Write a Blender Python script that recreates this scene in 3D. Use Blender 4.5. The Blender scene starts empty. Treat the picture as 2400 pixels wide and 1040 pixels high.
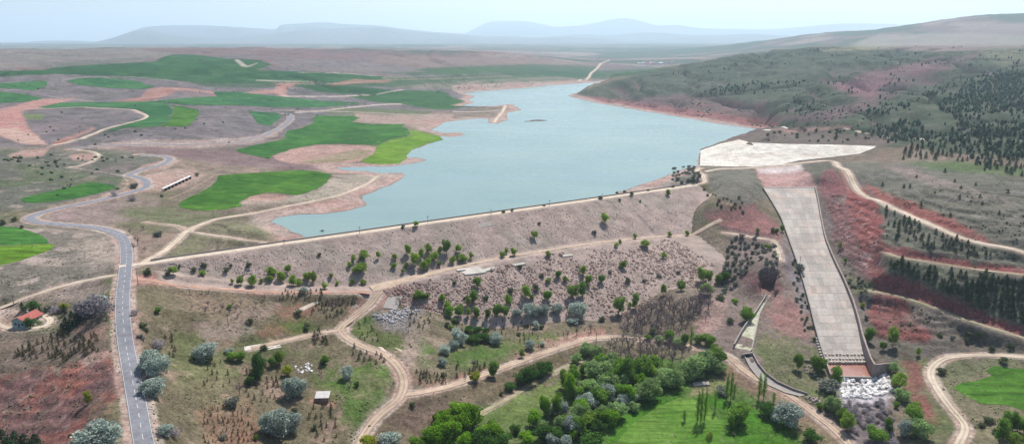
import bpy, math, random
import numpy as np
from mathutils import Vector, Matrix
from mathutils.geometry import delaunay_2d_cdt

# ------------------------------------------------------------------ camera, sky, sun, exposure
SC = bpy.context.scene
COL = SC.collection
F = 1652.0                     # focal length in pixels of the 2400 px wide picture
PITCH = math.radians(14.4)
HC = 160.0                     # camera height above the valley datum
cam_d = bpy.data.cameras.new('camera')
cam = bpy.data.objects.new('camera', cam_d)
COL.objects.link(cam)
cam_d.sensor_width = 36.0
cam_d.lens = 36.0 * F / 2400.0
cam_d.clip_start = 1.0
cam_d.clip_end = 90000.0
cam.location = (0, 0, HC)
cam.rotation_euler = (math.radians(90) - PITCH, 0, 0)
SC.camera = cam

SUN_AZ = math.radians(24)      # right of straight ahead
SUN_EL = math.radians(56)
world = bpy.data.worlds.new('World')
SC.world = world
world.use_nodes = True
wn = world.node_tree
wn.nodes.clear()
wo = wn.nodes.new('ShaderNodeOutputWorld')
wb = wn.nodes.new('ShaderNodeBackground')
sk = wn.nodes.new('ShaderNodeTexSky')
sk.sky_type = 'NISHITA'
sk.sun_disc = False
sk.sun_elevation = SUN_EL
sk.sun_rotation = SUN_AZ
sk.altitude = 1000
sk.air_density = 1.0
sk.dust_density = 3.0
sk.ozone_density = 1.0
wn.links.new(sk.outputs[0], wb.inputs[0])
wb.inputs[1].default_value = 0.108
wn.links.new(wb.outputs[0], wo.inputs[0])

sun_d = bpy.data.lights.new('sun', 'SUN')
sun_d.energy = 5.0
sun_d.angle = math.radians(0.53)
sun_d.color = (1.0, 0.965, 0.915)
sun = bpy.data.objects.new('sun', sun_d)
COL.objects.link(sun)
SV = Vector((math.sin(SUN_AZ) * math.cos(SUN_EL), math.cos(SUN_AZ) * math.cos(SUN_EL), math.sin(SUN_EL)))
sun.rotation_euler = SV.to_track_quat('Z', 'Y').to_euler()

SC.view_settings.view_transform = 'Standard'
SC.view_settings.look = 'None'
SC.view_settings.exposure = 0.48
SC.view_settings.gamma = 1.0
SC.view_settings.use_curve_mapping = False
SC.render.engine = 'CYCLES'
SC.cycles.use_denoising = True
SC.cycles.max_bounces = 5
SC.cycles.diffuse_bounces = 2
SC.cycles.glossy_bounces = 2
SC.cycles.transmission_bounces = 2
SC.cycles.volume_bounces = 3
SC.cycles.caustics_reflective = False
SC.cycles.caustics_refractive = False

random.seed(11)
RNG = np.random.default_rng(7)
SP, CP = math.sin(PITCH), math.cos(PITCH)

# ------------------------------------------------------------------ pixel <-> place helpers
def ray(px, py):
    xc = (np.asarray(px, float) - 1200.0) / F
    yc = (520.0 - np.asarray(py, float)) / F
    return xc, CP + yc * SP, -SP + yc * CP

def at_z(px, py, z):
    dx, dy, dz = ray(px, py)
    t = (np.asarray(z, float) - HC) / dz
    return dx * t, dy * t, z + 0 * t

def at_depth(px, py, dep):
    dx, dy, dz = ray(px, py)
    return dx * dep, dy * dep, HC + dz * dep

def to_px(x, y, z):
    depth = y * CP - (z - HC) * SP
    up = y * SP + (z - HC) * CP
    depth = np.maximum(depth, 1.0)
    return 1200 + F * x / depth, 520 - F * up / depth, depth

def _hash(ix, iy, seed):
    h = (ix.astype(np.int64) * 374761393 + iy.astype(np.int64) * 668265263 + seed * 974634777) & 0x7fffffff
    h = ((h ^ (h >> 13)) * 1274126177) & 0x7fffffff
    h = (h ^ (h >> 16)) & 0xffff
    return h / 65535.0

def vnoise(x, y, seed=0):
    ix = np.floor(x); iy = np.floor(y)
    fx = x - ix; fy = y - iy
    fx = fx * fx * fx * (fx * (fx * 6 - 15) + 10); fy = fy * fy * fy * (fy * (fy * 6 - 15) + 10)
    a = _hash(ix, iy, seed); b = _hash(ix + 1, iy, seed)
    c = _hash(ix, iy + 1, seed); d = _hash(ix + 1, iy + 1, seed)
    return (a + (b - a) * fx) * (1 - fy) + (c + (d - c) * fx) * fy

def fbm(x, y, octv=4, seed=0, gain=0.5):
    s = np.zeros_like(x, dtype=float); a = 1.0; t = 0.0
    for o in range(octv):
        ca, sa = math.cos(o * 0.7 + 0.3), math.sin(o * 0.7 + 0.3)
        s += a * vnoise((x * ca - y * sa) * 2 ** o + 17.3 * o, (x * sa + y * ca) * 2 ** o - 9.1 * o, seed + o)
        t += a; a *= gain
    return s / t * 2 - 1       # -1..1

def sstep(t):
    t = np.clip(t, 0, 1)
    return t * t * (3 - 2 * t)

def poly_sd(X, Y, P):
    """signed distance, positive inside"""
    P = np.asarray(P, float)
    n = len(P)
    d2 = np.full(X.shape, 1e30); ins = np.zeros(X.shape, bool)
    for i in range(n):
        ax, ay = P[i]; bx, by = P[(i + 1) % n]
        ex, ey = bx - ax, by - ay
        wx, wy = X - ax, Y - ay
        t = np.clip((wx * ex + wy * ey) / (ex * ex + ey * ey + 1e-12), 0, 1)
        d2 = np.minimum(d2, (wx - ex * t) ** 2 + (wy - ey * t) ** 2)
        c = ((ay > Y) != (by > Y)) & (X < ex * (Y - ay) / ((by - ay) if by != ay else 1e-12) + ax)
        ins ^= c
    d = np.sqrt(d2)
    return np.where(ins, d, -d)

def line_dist(X, Y, P):
    """distance to an open polyline and index-parameter of the nearest point"""
    d2 = np.full(X.shape, 1e30); par = np.zeros(X.shape)
    for i in range(len(P) - 1):
        ax, ay = P[i][0], P[i][1]; ex, ey = P[i + 1][0] - ax, P[i + 1][1] - ay
        wx, wy = X - ax, Y - ay
        t = np.clip((wx * ex + wy * ey) / (ex * ex + ey * ey + 1e-12), 0, 1)
        q = (wx - ex * t) ** 2 + (wy - ey * t) ** 2
        m = q < d2
        d2 = np.where(m, q, d2); par = np.where(m, i + t, par)
    return np.sqrt(d2), par

def catmull(P, per=8):
    P = [np.asarray(p, float) for p in P]
    Q = [2 * P[0] - P[1]] + P + [2 * P[-1] - P[-2]]
    out = []
    for i in range(1, len(Q) - 2):
        for k in range(per):
            t = k / per
            out.append(0.5 * (2 * Q[i] + (Q[i + 1] - Q[i - 1]) * t + (2 * Q[i - 1] - 5 * Q[i] + 4 * Q[i + 1] - Q[i + 2]) * t * t
                              + (3 * Q[i] - Q[i - 1] - 3 * Q[i + 1] + Q[i + 2]) * t ** 3))
    out.append(P[-1])
    return np.array(out)

# ------------------------------------------------------------------ terrain control points
WATER_Z = 33.0
PZ = [  # pixel x, pixel y, height in metres
 # asphalt road and the ground to its left
 (335,1030,26),(320,940,28),(300,850,31),(290,760,34),(288,690,37.5),(296,640,40),(290,560,40.5),(180,527,42),(60,515,44),
 (0,1040,14),(150,1000,19),(100,880,23),(0,850,24),(150,800,27),(0,770,27),(65,757,28.5),(180,700,33),(0,690,34),(230,880,27),
 (-250,1040,6),(-250,850,20),(-250,690,35),(-250,560,46),
 (0,600,40),(150,600,39),(230,620,39.5),(0,540,44),(100,470,46),(0,450,50),(200,440,47),(0,390,56),(150,390,52),(270,460,44),
 (347,433,44),(395,377,47),(300,410,46),(300,345,52),(150,345,55),(0,330,58),(410,430,42.5),(500,360,44),
 # slope right of the asphalt road down to the valley
 (400,950,19),(500,900,14),(600,950,8),(500,1040,9),(700,950,3),(800,900,3),(900,950,-1),(850,1040,-5),(700,1040,-1),(600,820,11.5),(650,800,12),(740,805,8.5),(760,840,6),(700,860,6.5),(760,880,4),(820,850,4.5),
 (700,760,12.5),(500,760,22),(450,720,27),(550,700,25.5),(400,690,31),(350,800,26),(700,700,20),(830,760,9),(800,770,9),(920,840,4),
 (945,900,0),(1000,915,-1),(1100,880,-4),(1250,830,-6),(1400,790,-8),(1000,780,2),(1060,750,2),(1100,765,-2),(1300,765,-6),(1450,775,-9),
 (980,720,8),(900,720,12),
 # valley floor
 (950,1040,-7),(1100,980,-8),(1200,1040,-10),(1200,930,-8),(1500,1040,-12),(1700,1040,-12),(1350,900,-10),(1500,900,-11),(1500,840,-10.5),(1700,920,-11),
 (1620,800,-8),(1560,800,-9),(1640,815,-8),(1700,830,-7),(1740,870,-9),(1800,900,-10),(1850,935,-11),(1900,990,-12),(1960,1020,-12),
 # outlet channel, mound to its right
 (1790,695,-1),(1760,745,-4),(1735,810,-6),(1690,760,-4),(1690,700,2),(1760,650,6),(1760,600,12),(1800,640,11),(1800,600,16),(1720,600,11),(1740,560,18),(1720,520,25),
 (1830,560,20),(1840,640,10),(1850,700,3),(1870,770,-4),(1790,800,-5),(1900,840,-7),(1860,870,-9),(1880,720,0),
 # ground right of the chute
 (1935,450,37),(1990,450,37),(1950,500,29),(1960,560,22),(1990,600,17),(2010,650,11),(2030,700,5),(2040,750,0),(2045,800,-5),
 (2065,530,33),(2065,580,26),(2070,630,20),(2050,600,21),(2060,655,15),(2060,690,8),(2060,760,0),(2060,810,-5),
 (2200,597,31),(2200,614,26.5),(2200,640,24),(2200,690,17),(2250,712,14),(2250,737,8.5),(2200,735,9),(2200,790,1),(2200,830,-3),(2190,900,-6),
 (2130,660,17),(2110,600,28),(2300,625,29),(2300,660,24),(2150,700,9),(2130,760,2),
 (2400,620,31),(2400,640,29.5),(2400,700,20),(2400,765,9),(2400,787,5),(2400,830,0),(2400,900,-4),(2400,1000,-7),(2400,1040,-8),(2300,850,-3),(2300,950,-7),
 (2650,640,32),(2650,780,12),(2650,900,0),(2650,1040,-6),
 (2110,850,-7),(2100,900,-10),(1980,880,-11),(2040,930,-12),(2040,1000,-13),(2040,1040,-13.5),(2200,1000,-9),(2250,980,-8),(2150,1040,-11),(1950,940,-10),
 # road on the right bank, mound left of the spillway
 (1960,380,41),(2000,430,40.5),(2100,490,39.5),(2200,540,38),(2300,570,36.8),(2400,592,36),(2650,640,35),(2100,540,34),(2200,565,35),(2300,597,33.5),
 (1700,395,38),(1740,430,42),(1700,450,40),(1760,475,33.5),(1780,500,28),(1660,420,40),(1670,470,36),(1600,405,37),(1520,430,36),
 (1780,395,36.5),(1850,400,36),(1890,410,36.5),(1800,436,36),(1900,436,36),(1920,420,42),(1930,400,43),(1870,376,37.5),(1760,391,36.5),(1950,370,39),(2020,362,42),(1640,388,36.5),(1640,352,33.2),(1690,340,36),(1740,322,37),
 (1760,335,45),(1900,338,47),(2050,343,46),(1830,338,46),(1990,340,47),
 # left bank fields
 (600,440,37.5),(500,470,38.5),(700,430,36),(560,500,37),(450,530,38),(600,560,38),(430,570,39.5),(620,520,36),(800,430,35),(860,440,34.5),(640,550,37),
 (800,310,37),(950,340,34.2),(700,300,40),(650,305,43),(500,340,46),(700,350,38),(600,370,40),(780,370,35),(900,290,36),(1000,300,34.2),
 (700,265,48),(400,290,60),(240,300,57),(60,290,58),(200,260,62),(400,240,66),(0,300,60),(0,240,72),(200,195,84),(430,215,70),(330,225,66),(600,225,58),(800,230,43),(560,270,55),
 (900,215,46),(1000,240,36.5),(1080,245,34),(700,190,74),(520,195,76),(400,165,97),(200,160,104),(0,160,108),(0,118,131),(200,118,128),(400,112,133),(600,114,128),(800,115,123),(700,150,100),
 (-250,160,115),(-250,300,70),(-250,420,58),(-250,118,135),
 (1000,150,86),(1000,185,58),(1100,127,108),(1100,170,64),(1200,185,44),(1300,180,40),(1300,155,60),(1400,165,46),(1420,142,58),(1250,130,95),(1100,205,40),
]
PD = [  # pixel x, pixel y, depth in metres
 (2200,480,505),(2300,510,475),(2400,480,500),(2200,430,545),(2400,400,600),(2300,450,535),(2050,385,690),(2200,380,665),(2100,430,600),(2650,400,560),(2650,300,760),(2650,150,1500),
 (2100,330,790),(2050,330,830),(2400,300,800),(2400,200,1150),(2400,130,1700),(2300,110,2250),(2300,200,1150),(2300,300,800),(2300,150,1600),
 (1450,187,1750),(1530,170,1900),(1600,150,2100),(1750,125,2300),(1870,115,2400),(2000,112,2500),(2110,108,2600),(1380,207,1700),
 (1600,235,1420),(1600,190,1750),(1750,250,1250),(1750,200,1550),(1750,160,1900),(1900,260,1080),(1900,200,1400),(1900,150,1850),(2000,220,1200),(2000,170,1600),
 (1680,250,1330),(1680,200,1650),(1500,235,1450),(1500,205,1650),(1450,225,1560),
 (2100,250,1000),(2100,180,1450),(2200,300,850),(2200,230,1050),(2200,150,1650),(2000,290,900),(1900,305,860),(1800,303,985),(1950,320,830),(1820,322,850),(2000,310,850),
 (2250,40,4600),(2400,38,4600),(2150,65,4900),(2000,72,5200),(1900,80,5400),(1800,95,5400),(1700,115,5300),(1600,133,5100),(2650,30,4600),(2650,80,3000),(2400,85,3300),(2250,80,3600),(2100,90,3800),
 (1950,100,4000),(1800,118,4200),
]
PX3 = [  # pixel x, depth, height : places hidden from view or far away
 (1560,2700,45),(1480,2350,36),(1650,2900,60),(1750,3000,75),(1400,3000,50),(1500,3500,50),(1870,3100,100),(2000,3200,118),(2200,3100,130),
 (1200,6000,85),(1500,6500,70),(1000,6000,100),(700,6000,95),(300,6000,95),(0,6000,95),(-250,6000,95),(1700,8000,90),(2100,8000,150),(2500,8000,180),
 (0,9000,110),(600,9000,110),(1200,9000,105),(1800,9000,110),(2400,9000,150),(0,34000,120),(1200,34000,120),(2400,34000,120),
 (0,3600,112),(400,4200,112),(800,4200,105),(1100,3900,95),
 (700,460,14),(1000,500,6),(1300,570,2),(1500,610,4),(850,470,10),(1150,520,4),(600,420,22),(1600,610,16),
]
cx, cy, cz = [], [], []
for p in PZ:
    x, y, z = at_z(*p); cx.append(float(x)); cy.append(float(y)); cz.append(p[2])
for p in PD:
    x, y, z = at_depth(*p); cx.append(float(x)); cy.append(float(y)); cz.append(float(z))
for px, dep, z in PX3:
    yv = (dep + (z - HC) * SP) / CP
    cx.append((px - 1200) / F * dep); cy.append(yv); cz.append(z)
cx = np.array(cx); cy = np.array(cy); cz = np.array(cz, float)
cu = np.arctan2(cx, cy); cv = np.log(np.hypot(cx, cy))
EPS = 0.035
def kern(du, dv):
    return np.sqrt(du * du + dv * dv + EPS * EPS)
n = len(cz)
A = np.zeros((n + 3, n + 3))
A[:n, :n] = kern(cu[:, None] - cu[None], cv[:, None] - cv[None]) - np.eye(n) * 2e-4
A[:n, n] = 1; A[:n, n + 1] = cu; A[:n, n + 2] = cv
A[n:, :n] = A[:n, n:].T
wts = np.linalg.solve(A, np.concatenate([cz, np.zeros(3)]))

# terrain grid : bearings x distances, finer near the camera
NU = 1060
us = np.radians(np.linspace(-51, 51, NU))
rs = np.concatenate([np.linspace(205, 700, 500)[:-1], np.exp(np.linspace(math.log(700), math.log(3000), 320))[:-1],
                     np.exp(np.linspace(math.log(3000), math.log(36000), 150))])
NV = len(rs); vs = np.log(rs)
GU, GV = np.meshgrid(us, vs)                      # rows: distance, columns: bearing
GX = np.sin(GU) * rs[:, None]; GY = np.cos(GU) * rs[:, None]
# evaluate the smooth surface on a coarse grid and upsample
su = np.linspace(us[0], us[-1], 330); sv_i = np.linspace(0, NV - 1, 330)
sv = np.interp(sv_i, np.arange(NV), vs)
SU, SVv = np.meshgrid(su, sv)
ZS = np.full(SU.shape, wts[n]) + wts[n + 1] * SU + wts[n + 2] * SVv
for i in range(n):
    ZS += wts[i] * kern(SU - cu[i], SVv - cv[i])
fi = np.interp(us, su, np.arange(len(su))); fj = np.interp(vs, sv, np.arange(len(sv)))
i0 = np.clip(fi.astype(int), 0, len(su) - 2); a = (fi - i0)[None]
j0 = np.clip(fj.astype(int), 0, len(sv) - 2); b = (fj - j0)[:, None]
GZ = (ZS[j0][:, i0] * (1 - a) + ZS[j0][:, i0 + 1] * a) * (1 - b) + (ZS[j0 + 1][:, i0] * (1 - a) + ZS[j0 + 1][:, i0 + 1] * a) * b
RR = rs[:, None] + 0 * GU
# rolling and eroded detail
amp = np.clip(RR / 900.0, 0.25, 6)
GZ += amp * 1.3 * fbm(GX / 120, GY / 120, 4, 3) * sstep((RR - 250) / 500)
GZ += 0.35 * fbm(GX / 14, GY / 14, 4, 21) + 0.10 * fbm(GX / 3, GY / 3, 2, 5)
PXg, PYg, _ = to_px(GX, GY, GZ)
# ravines running down the far right hill
hill = sstep((PXg - 1330) / 200) * sstep((RR - 850) / 250) * sstep((3200 - RR) / 900)
rv = np.abs(fbm(GX / 260 + 3, GY / 420, 3, 71)); GZ -= hill * 30 * np.exp(-(rv / 0.12) ** 2); RAV = hill * np.exp(-(rv / 0.12) ** 2)
rv = np.abs(fbm(GX / 110 + 3, GY / 170, 3, 73)); GZ -= hill * 13 * np.exp(-(rv / 0.14) ** 2); RAV = np.maximum(RAV, .7 * hill * np.exp(-(rv / 0.09) ** 2))
GZ += hill * 7 * fbm(GX / 60, GY / 60, 4, 72)
# dissected slopes on the far left plateau
pl = sstep((1250 - PXg) / 150) * sstep((RR - 1000) / 500) * sstep((6000 - RR) / 2500)
rv = np.abs(fbm(GX / 300 - 7, GY / 500, 3, 75)); GZ -= pl * 10 * np.exp(-(rv / 0.09) ** 2)
GZ += pl * 7 * fbm(GX / 110, GY / 110, 4, 76)
lm = sstep((900 - PXg) / 200) * sstep((RR - 560) / 200) * sstep((1500 - RR) / 400)
GZ += lm * 3.2 * fbm(GX / 70, GY / 70, 4, 78)

# far mountains
def ridge(profile, dist, width, seed, rough):
    pts = np.array(profile, float)
    prof = catmull(pts, 6)
    z = HC + ((520 - prof[:, 1]) / F * CP - SP) * dist / (CP)   # approximate height above datum at this distance
    au = np.arctan2((prof[:, 0] - 1200) / F, CP + (520 - prof[:, 1]) / F * SP)
    top = np.interp(GU, au, z, left=z[0] * 0.7, right=z[-1])
    w = np.where(RR < dist, width, width * 1.6)
    base = 100.0
    sh = np.exp(-((RR - dist) / w) ** 2)
    nz = 1 + rough * fbm(GX / 1900, GY / 1900, 5, seed) * (1 - sh ** 3) * 1.8
    gl = np.abs(fbm(GX / 1000, GY / 2200, 3, seed + 9))
    return base + np.maximum(top - base, 0) * sh * nz - 70 * rough * np.exp(-(gl / .12) ** 2) * sh * (1 - sh) * 4
mA = ridge([(-300,98),(0,108),(75,97),(180,96),(240,97),(300,80),(345,69),(400,66),(480,65),(560,68),(640,72),(660,63),(700,60),(760,57),(800,60),(880,64),(960,72),(1020,77),(1090,81),(1200,92),(1400,100),(2700,100)], 22000, 4000, 41, .5)
mB = ridge([(-300,112),(120,106),(215,99),(260,91),(305,80),(345,77),(400,83),(470,90),(560,89),(640,82),(724,75),(800,69),(880,67),(960,75),(1090,84),(1200,90),(1330,87),(1420,91),(1600,97),(2700,105)], 17500, 2400, 47, .6)
mC = ridge([(-300,110),(900,100),(1060,90),(1090,80),(1120,66),(1150,55),(1200,53),(1235,54),(1280,62),(1310,68),(1350,66),(1400,58),(1460,49),(1500,54),(1540,64),(1590,64),(1640,70),(1720,72),(1820,72),(1900,66),(1980,62),(2100,66),(2400,70),(2700,70)], 28000, 4800, 53, .5)
mD = ridge([(-300,120),(600,110),(960,102),(1080,93),(1180,86),(1260,89),(1350,82),(1430,84),(1520,78),(1640,84),(1760,82),(1900,86),(2200,80),(2700,80)], 20000, 3000, 59, .6)
far = sstep((RR - 7500) / 3500)
GZ = np.where(far > 0, np.maximum(GZ, GZ * (1 - far) + far * np.maximum(np.maximum(mA, mB), np.maximum(mC, mD))), GZ)

# ------------------------------------------------------------------ reservoir outline
LAKE = [(720,560),(690,545),(662,527),(635,519),(650,509),(700,503),(760,500),(820,492),(860,481),(857,468),(850,460),(880,450),(920,430),(952,411),
 (940,405),(890,406),(860,401),(810,399),(785,393),(850,391),(920,390),(960,385),(1006,376),(985,369),(952,370),(968,352),(1006,337),(1041,327),(1030,320),(1060,321),
 (1092,316),(1078,311),(1040,311),(1012,305),(1040,288),(1075,282),(1120,278),(1146,279),(1143,289),(1165,290),(1192,281),(1188,265),(1222,258),(1200,244),(1150,249),
 (1082,249),(1112,240),(1098,234),(1114,226),(1085,217),(1150,212),(1250,204),(1330,197),(1400,193),(1490,181),(1440,193),(1382,208),(1329,225),(1400,242),
 (1500,259),(1600,276),(1700,293),(1772,302),(1745,312),(1695,329),(1640,351),(1636,388),(1585,402),(1530,424),(1452,449)]
lx, ly, _ = at_z([p[0] for p in LAKE], [p[1] for p in LAKE], WATER_Z)
LAKEW = np.stack([lx, ly], 1)
# dam axis
_ax, _ay, _ = at_z(345, 616, 40.0); _bx, _by, _ = at_z(1640, 432, 40.0)
DA = np.array([float(_ax), float(_ay)]); DB = np.array([float(_bx), float(_by)])
DU = (DB - DA); DL = float(np.hypot(*DU)); DU /= DL
DN = np.array([DU[1], -DU[0]])                         # downstream
_i = DB + DU * 3; LAKEW = np.concatenate([LAKEW, [DA + DU * 330, DA + DU * 80]])
near = RR < 3500
sd = np.full(GX.shape, -1e3)
jx = 3.0 * fbm(GX / 22, GY / 22, 3, 88); jy = 3.0 * fbm(GX / 22, GY / 22, 3, 89)
m = near & (GY > 380) & (PXg > 500) & (PXg < 1900)
sd[m] = poly_sd(GX[m] + jx[m], GY[m] + jy[m], LAKEW)
isl = np.minimum(np.full(GX.shape, 1e3), 1e3)
ix_, iy_, _ = at_z(1262, 282.5, WATER_Z)
il = 1 - ((GX - float(ix_)) / 14) ** 2 - ((GY - float(iy_)) / 11) ** 2
ix2, iy2, _ = at_z(1240, 284.5, WATER_Z)
il = np.maximum(il, 0.7 - ((GX - float(ix2)) / 13) ** 2 - ((GY - float(iy2)) / 5) ** 2)
out = -sd
Dsh = np.where((GX - DA[0]) * DU[0] + (GY - DA[1]) * DU[1] > 20, (GX - DA[0]) * DN[0] + (GY - DA[1]) * DN[1], -99)
land = np.maximum(GZ, WATER_Z + 0.25)
shore = WATER_Z + 0.15 + (land - WATER_Z) * sstep(out / 45.0) + 0.02 * np.minimum(out, 45)
bed = WATER_Z - 0.2 - np.minimum(sd * 0.12, 9)
GZ = np.where(m & (sd > 0), np.where(il > -0.4, WATER_Z + 1.1 * il, bed), np.where(m & (out < 45) & (Dsh < -3), shore, GZ))
SDLAKE = sd

# ------------------------------------------------------------------ dam embankment profile
TS = [-30, 0, 37, 64, 85, 112, 151, 183, 217, 285, 338, 388, 440]
T_BD = [6, 8, 24, 33, 39, 45, 43, 42, 42, 45, 51, 60, 66]      # berm centre line, metres downstream of the axis
T_BZ = [39, 38, 29.5, 24, 20.5, 17.5, 19, 20, 20.5, 20, 18, 15, 14]
T_TS = [-30, 64, 112, 150, 185, 215, 245, 280, 320, 352, 440]
T_TD = [14, 40, 54, 77, 87, 97, 108, 114, 110, 96, 90]
T_TZ = [38, 23.5, 14, 2, -2, -5, -8, -6, 2, 9, 12]
def dam_z(s, d):
    bd = np.interp(s, TS, T_BD); bz = np.interp(s, TS, T_BZ)
    td = np.interp(s, T_TS, T_TD); tz = np.interp(s, T_TS, T_TZ)
    hw = np.where(s < 64, 3.0, np.where(s > 338, 4.0, 6.0))
    bi = np.maximum(bd - hw, 4.5); bo = np.maximum(bd + hw, bi + .5)
    td = np.maximum(td, bo + 1.0)
    z = np.where(d < -4, 40 + (d + 4) / 2.3, 40.0)
    z = np.where(d > 4, 40 + (bz - 40) * np.clip((d - 4) / (bi - 4), 0, 1), z)
    z = np.where(d > bi, bz, z)
    z = np.where(d > bo, bz + (tz - bz) * np.clip((d - bo) / (td - bo), 0, 1), z)
    z = np.where(d > td, tz - .7 * (d - td), z)
    return z
def sd_of(x, y):
    vx, vy = x - DA[0], y - DA[1]
    return vx * DU[0] + vy * DU[1], vx * DN[0] + vy * DN[1]
Sg, Dg = sd_of(GX, GY)
dm = (Sg > -4) & (Sg < DL + 2) & (Dg > -40) & (Dg < 135)
dz_ = dam_z(Sg, Dg) + 0.12 * fbm(GX / 2.5, GY / 2.5, 3, 31) * (np.abs(Dg) > 4.5)
fade = np.clip((Sg + 4) / 8, 0, 1) * np.clip((DL + 2 - Sg) / 6, 0, 1)
above = dm & (dz_ > GZ)
GZ = np.where(above, GZ + (dz_ - GZ) * fade, GZ)
DAMMASK = above & (fade > .99)

# ------------------------------------------------------------------ spillway chute bed (cut into the ground)
CH_L = [(1790,440),(1812,475),(1832,510),(1850,560),(1868,610),(1884,660),(1898,710),(1910,760),(1922,805),(1936,850)]
CH_R = [(1908,440),(1916,475),(1922,510),(1932,560),(1952,610),(1976,660),(1996,710),(2010,760),(2019,805),(2030,850)]
def chute_z(py):
    k = SP + (np.asarray(py, float) - 520) / F * CP
    zc = 243.0 / (k + 0.194)
    return 36 - 45 * (614 - zc) / 232.0
def chute_pt(fr, t):
    i = min(int(t * 9), 8); q = t * 9 - i
    l = np.array(CH_L[i]) * (1 - q) + np.array(CH_L[i + 1]) * q
    r = np.array(CH_R[i]) * (1 - q) + np.array(CH_R[i + 1]) * q
    zz = float(chute_z(l[1]))
    p = l * (1 - fr) + r * fr
    x, y, _ = at_z(p[0], p[1], zz)
    return np.array([float(x), float(y), zz])
chl = np.array([chute_pt(0, t) for t in np.linspace(0, 1, 30)]); chr_ = np.array([chute_pt(1, t) for t in np.linspace(0, 1, 30)])
CHP = np.concatenate([chl[:, :2], chr_[::-1, :2]])
chc = (chl + chr_) / 2
m = (GX > 100) & (GX < 320) & (GY > 300) & (GY < 700)
csd = np.full(GX.shape, -1e3); csd[m] = poly_sd(GX[m], GY[m], CHP)
cd, cp = np.full(GX.shape, 1e3), np.zeros(GX.shape)
cd[m], cp[m] = line_dist(GX[m], GY[m], chc)
bedz = np.interp(cp, np.arange(30), chc[:, 2])
bl = sstep((csd + 14) / 13.0)
GZ = np.where(csd > -14, GZ * (1 - bl) + (bedz - 0.9 * (csd > -1.0)) * bl, GZ)
# the stilling basin beyond the chute
bas = [at_z(1932,845,-10)[:2], at_z(2042,850,-10)[:2], at_z(2062,885,-10.5)[:2], at_z(1948,885,-10.5)[:2]]
bas = np.array([[float(q[0]), float(q[1])] for q in bas])
bsd = np.full(GX.shape, -1e3); bsd[m] = poly_sd(GX[m], GY[m], bas)
bb = sstep((bsd + 3) / 3.0)
GZ = np.where(bsd > -3, GZ * (1 - bb) + (-10.9) * bb, GZ)
# outlet tunnel hole in the bank
tp = np.array([float(q) for q in at_z(1801, 693, -1.0)[:2]]); td_ = tp / np.hypot(*tp)
tq = tp + td_ * 13 + np.array([-1.5, 0])
dd_, pp_ = line_dist(GX, GY, [tp - td_ * 2, tq])
dd_ = dd_ + 3.4 * fbm(GX / 4, GY / 4, 3, 97) - 2.2 * pp_
kk_ = sstep((4.6 - dd_) / 1.3)
GZ = np.where(kk_ > 0, GZ * (1 - kk_) + np.minimum(GZ, -1.0 + 1.2 * pp_) * kk_, GZ)
er = sstep((PXg - 1925) / 30) * sstep((PYg - 420) / 40) * sstep((830 - PYg) / 40) * sstep((-csd - 2) / 6) * (RR < 640)
GZ += er * (1.5 * fbm(GX / 9, GY / 9, 4, 93) + .8 * (np.abs(fbm(GX / 5, GY / 8, 3, 94)) * 2 - .8))
zq = np.floor(GZ / 2.6) * 2.6 + 2.6 * sstep((GZ / 2.6 - np.floor(GZ / 2.6) - .55) / .3)
GZ += er * .7 * (zq - GZ) * sstep((fbm(GX / 22, GY / 22, 3, 98) + .5) / .5)
er2 = sstep((285 - PXg) / 20) * sstep((PYg - 830) / 40); GZ += er2 * (1.0 * fbm(GX / 7, GY / 7, 4, 95) + .5 * np.sin(GX * .25 + GY * .9 + 3 * fbm(GX / 20, GY / 20, 3, 96)) * .6)
# ------------------------------------------------------------------ height lookup and picking
def H(x, y):
    x = np.asarray(x, float); y = np.asarray(y, float)
    fu = (np.arctan2(x, y) - us[0]) / (us[1] - us[0])
    fv = np.interp(np.log(np.hypot(x, y)), vs, np.arange(NV))
    i = np.clip(fu.astype(int), 0, NU - 2); j = np.clip(fv.astype(int), 0, NV - 2)
    a = np.clip(fu - i, 0, 1); b = np.clip(fv - j, 0, 1)
    return (GZ[j, i] * (1 - a) + GZ[j, i + 1] * a) * (1 - b) + (GZ[j + 1, i] * (1 - a) + GZ[j + 1, i + 1] * a) * b

def pick(px, py):
    """first place where the sight line through a pixel meets the ground"""
    dx, dy, dz = (float(q) for q in ray(px, py))
    fu = (math.atan2(dx, dy) - us[0]) / (us[1] - us[0])
    i = int(np.clip(int(fu), 0, NU - 2)); a = min(max(fu - i, 0), 1)
    col = GZ[:, i] * (1 - a) + GZ[:, i + 1] * a
    hz = math.hypot(dx, dy)
    rz = HC + rs * dz / hz
    k = np.nonzero(rz <= col)[0]
    if len(k) == 0:
        r = rs[-1]
    else:
        k = k[0]
        if k == 0:
            r = rs[0]
        else:
            d0 = rz[k - 1] - col[k - 1]; d1 = rz[k] - col[k]
            t = d0 / (d0 - d1) if d0 != d1 else 0
            r = rs[k - 1] + (rs[k] - rs[k - 1]) * t
    return np.array([dx / hz * r, dy / hz * r, HC + dz / hz * r])

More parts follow.
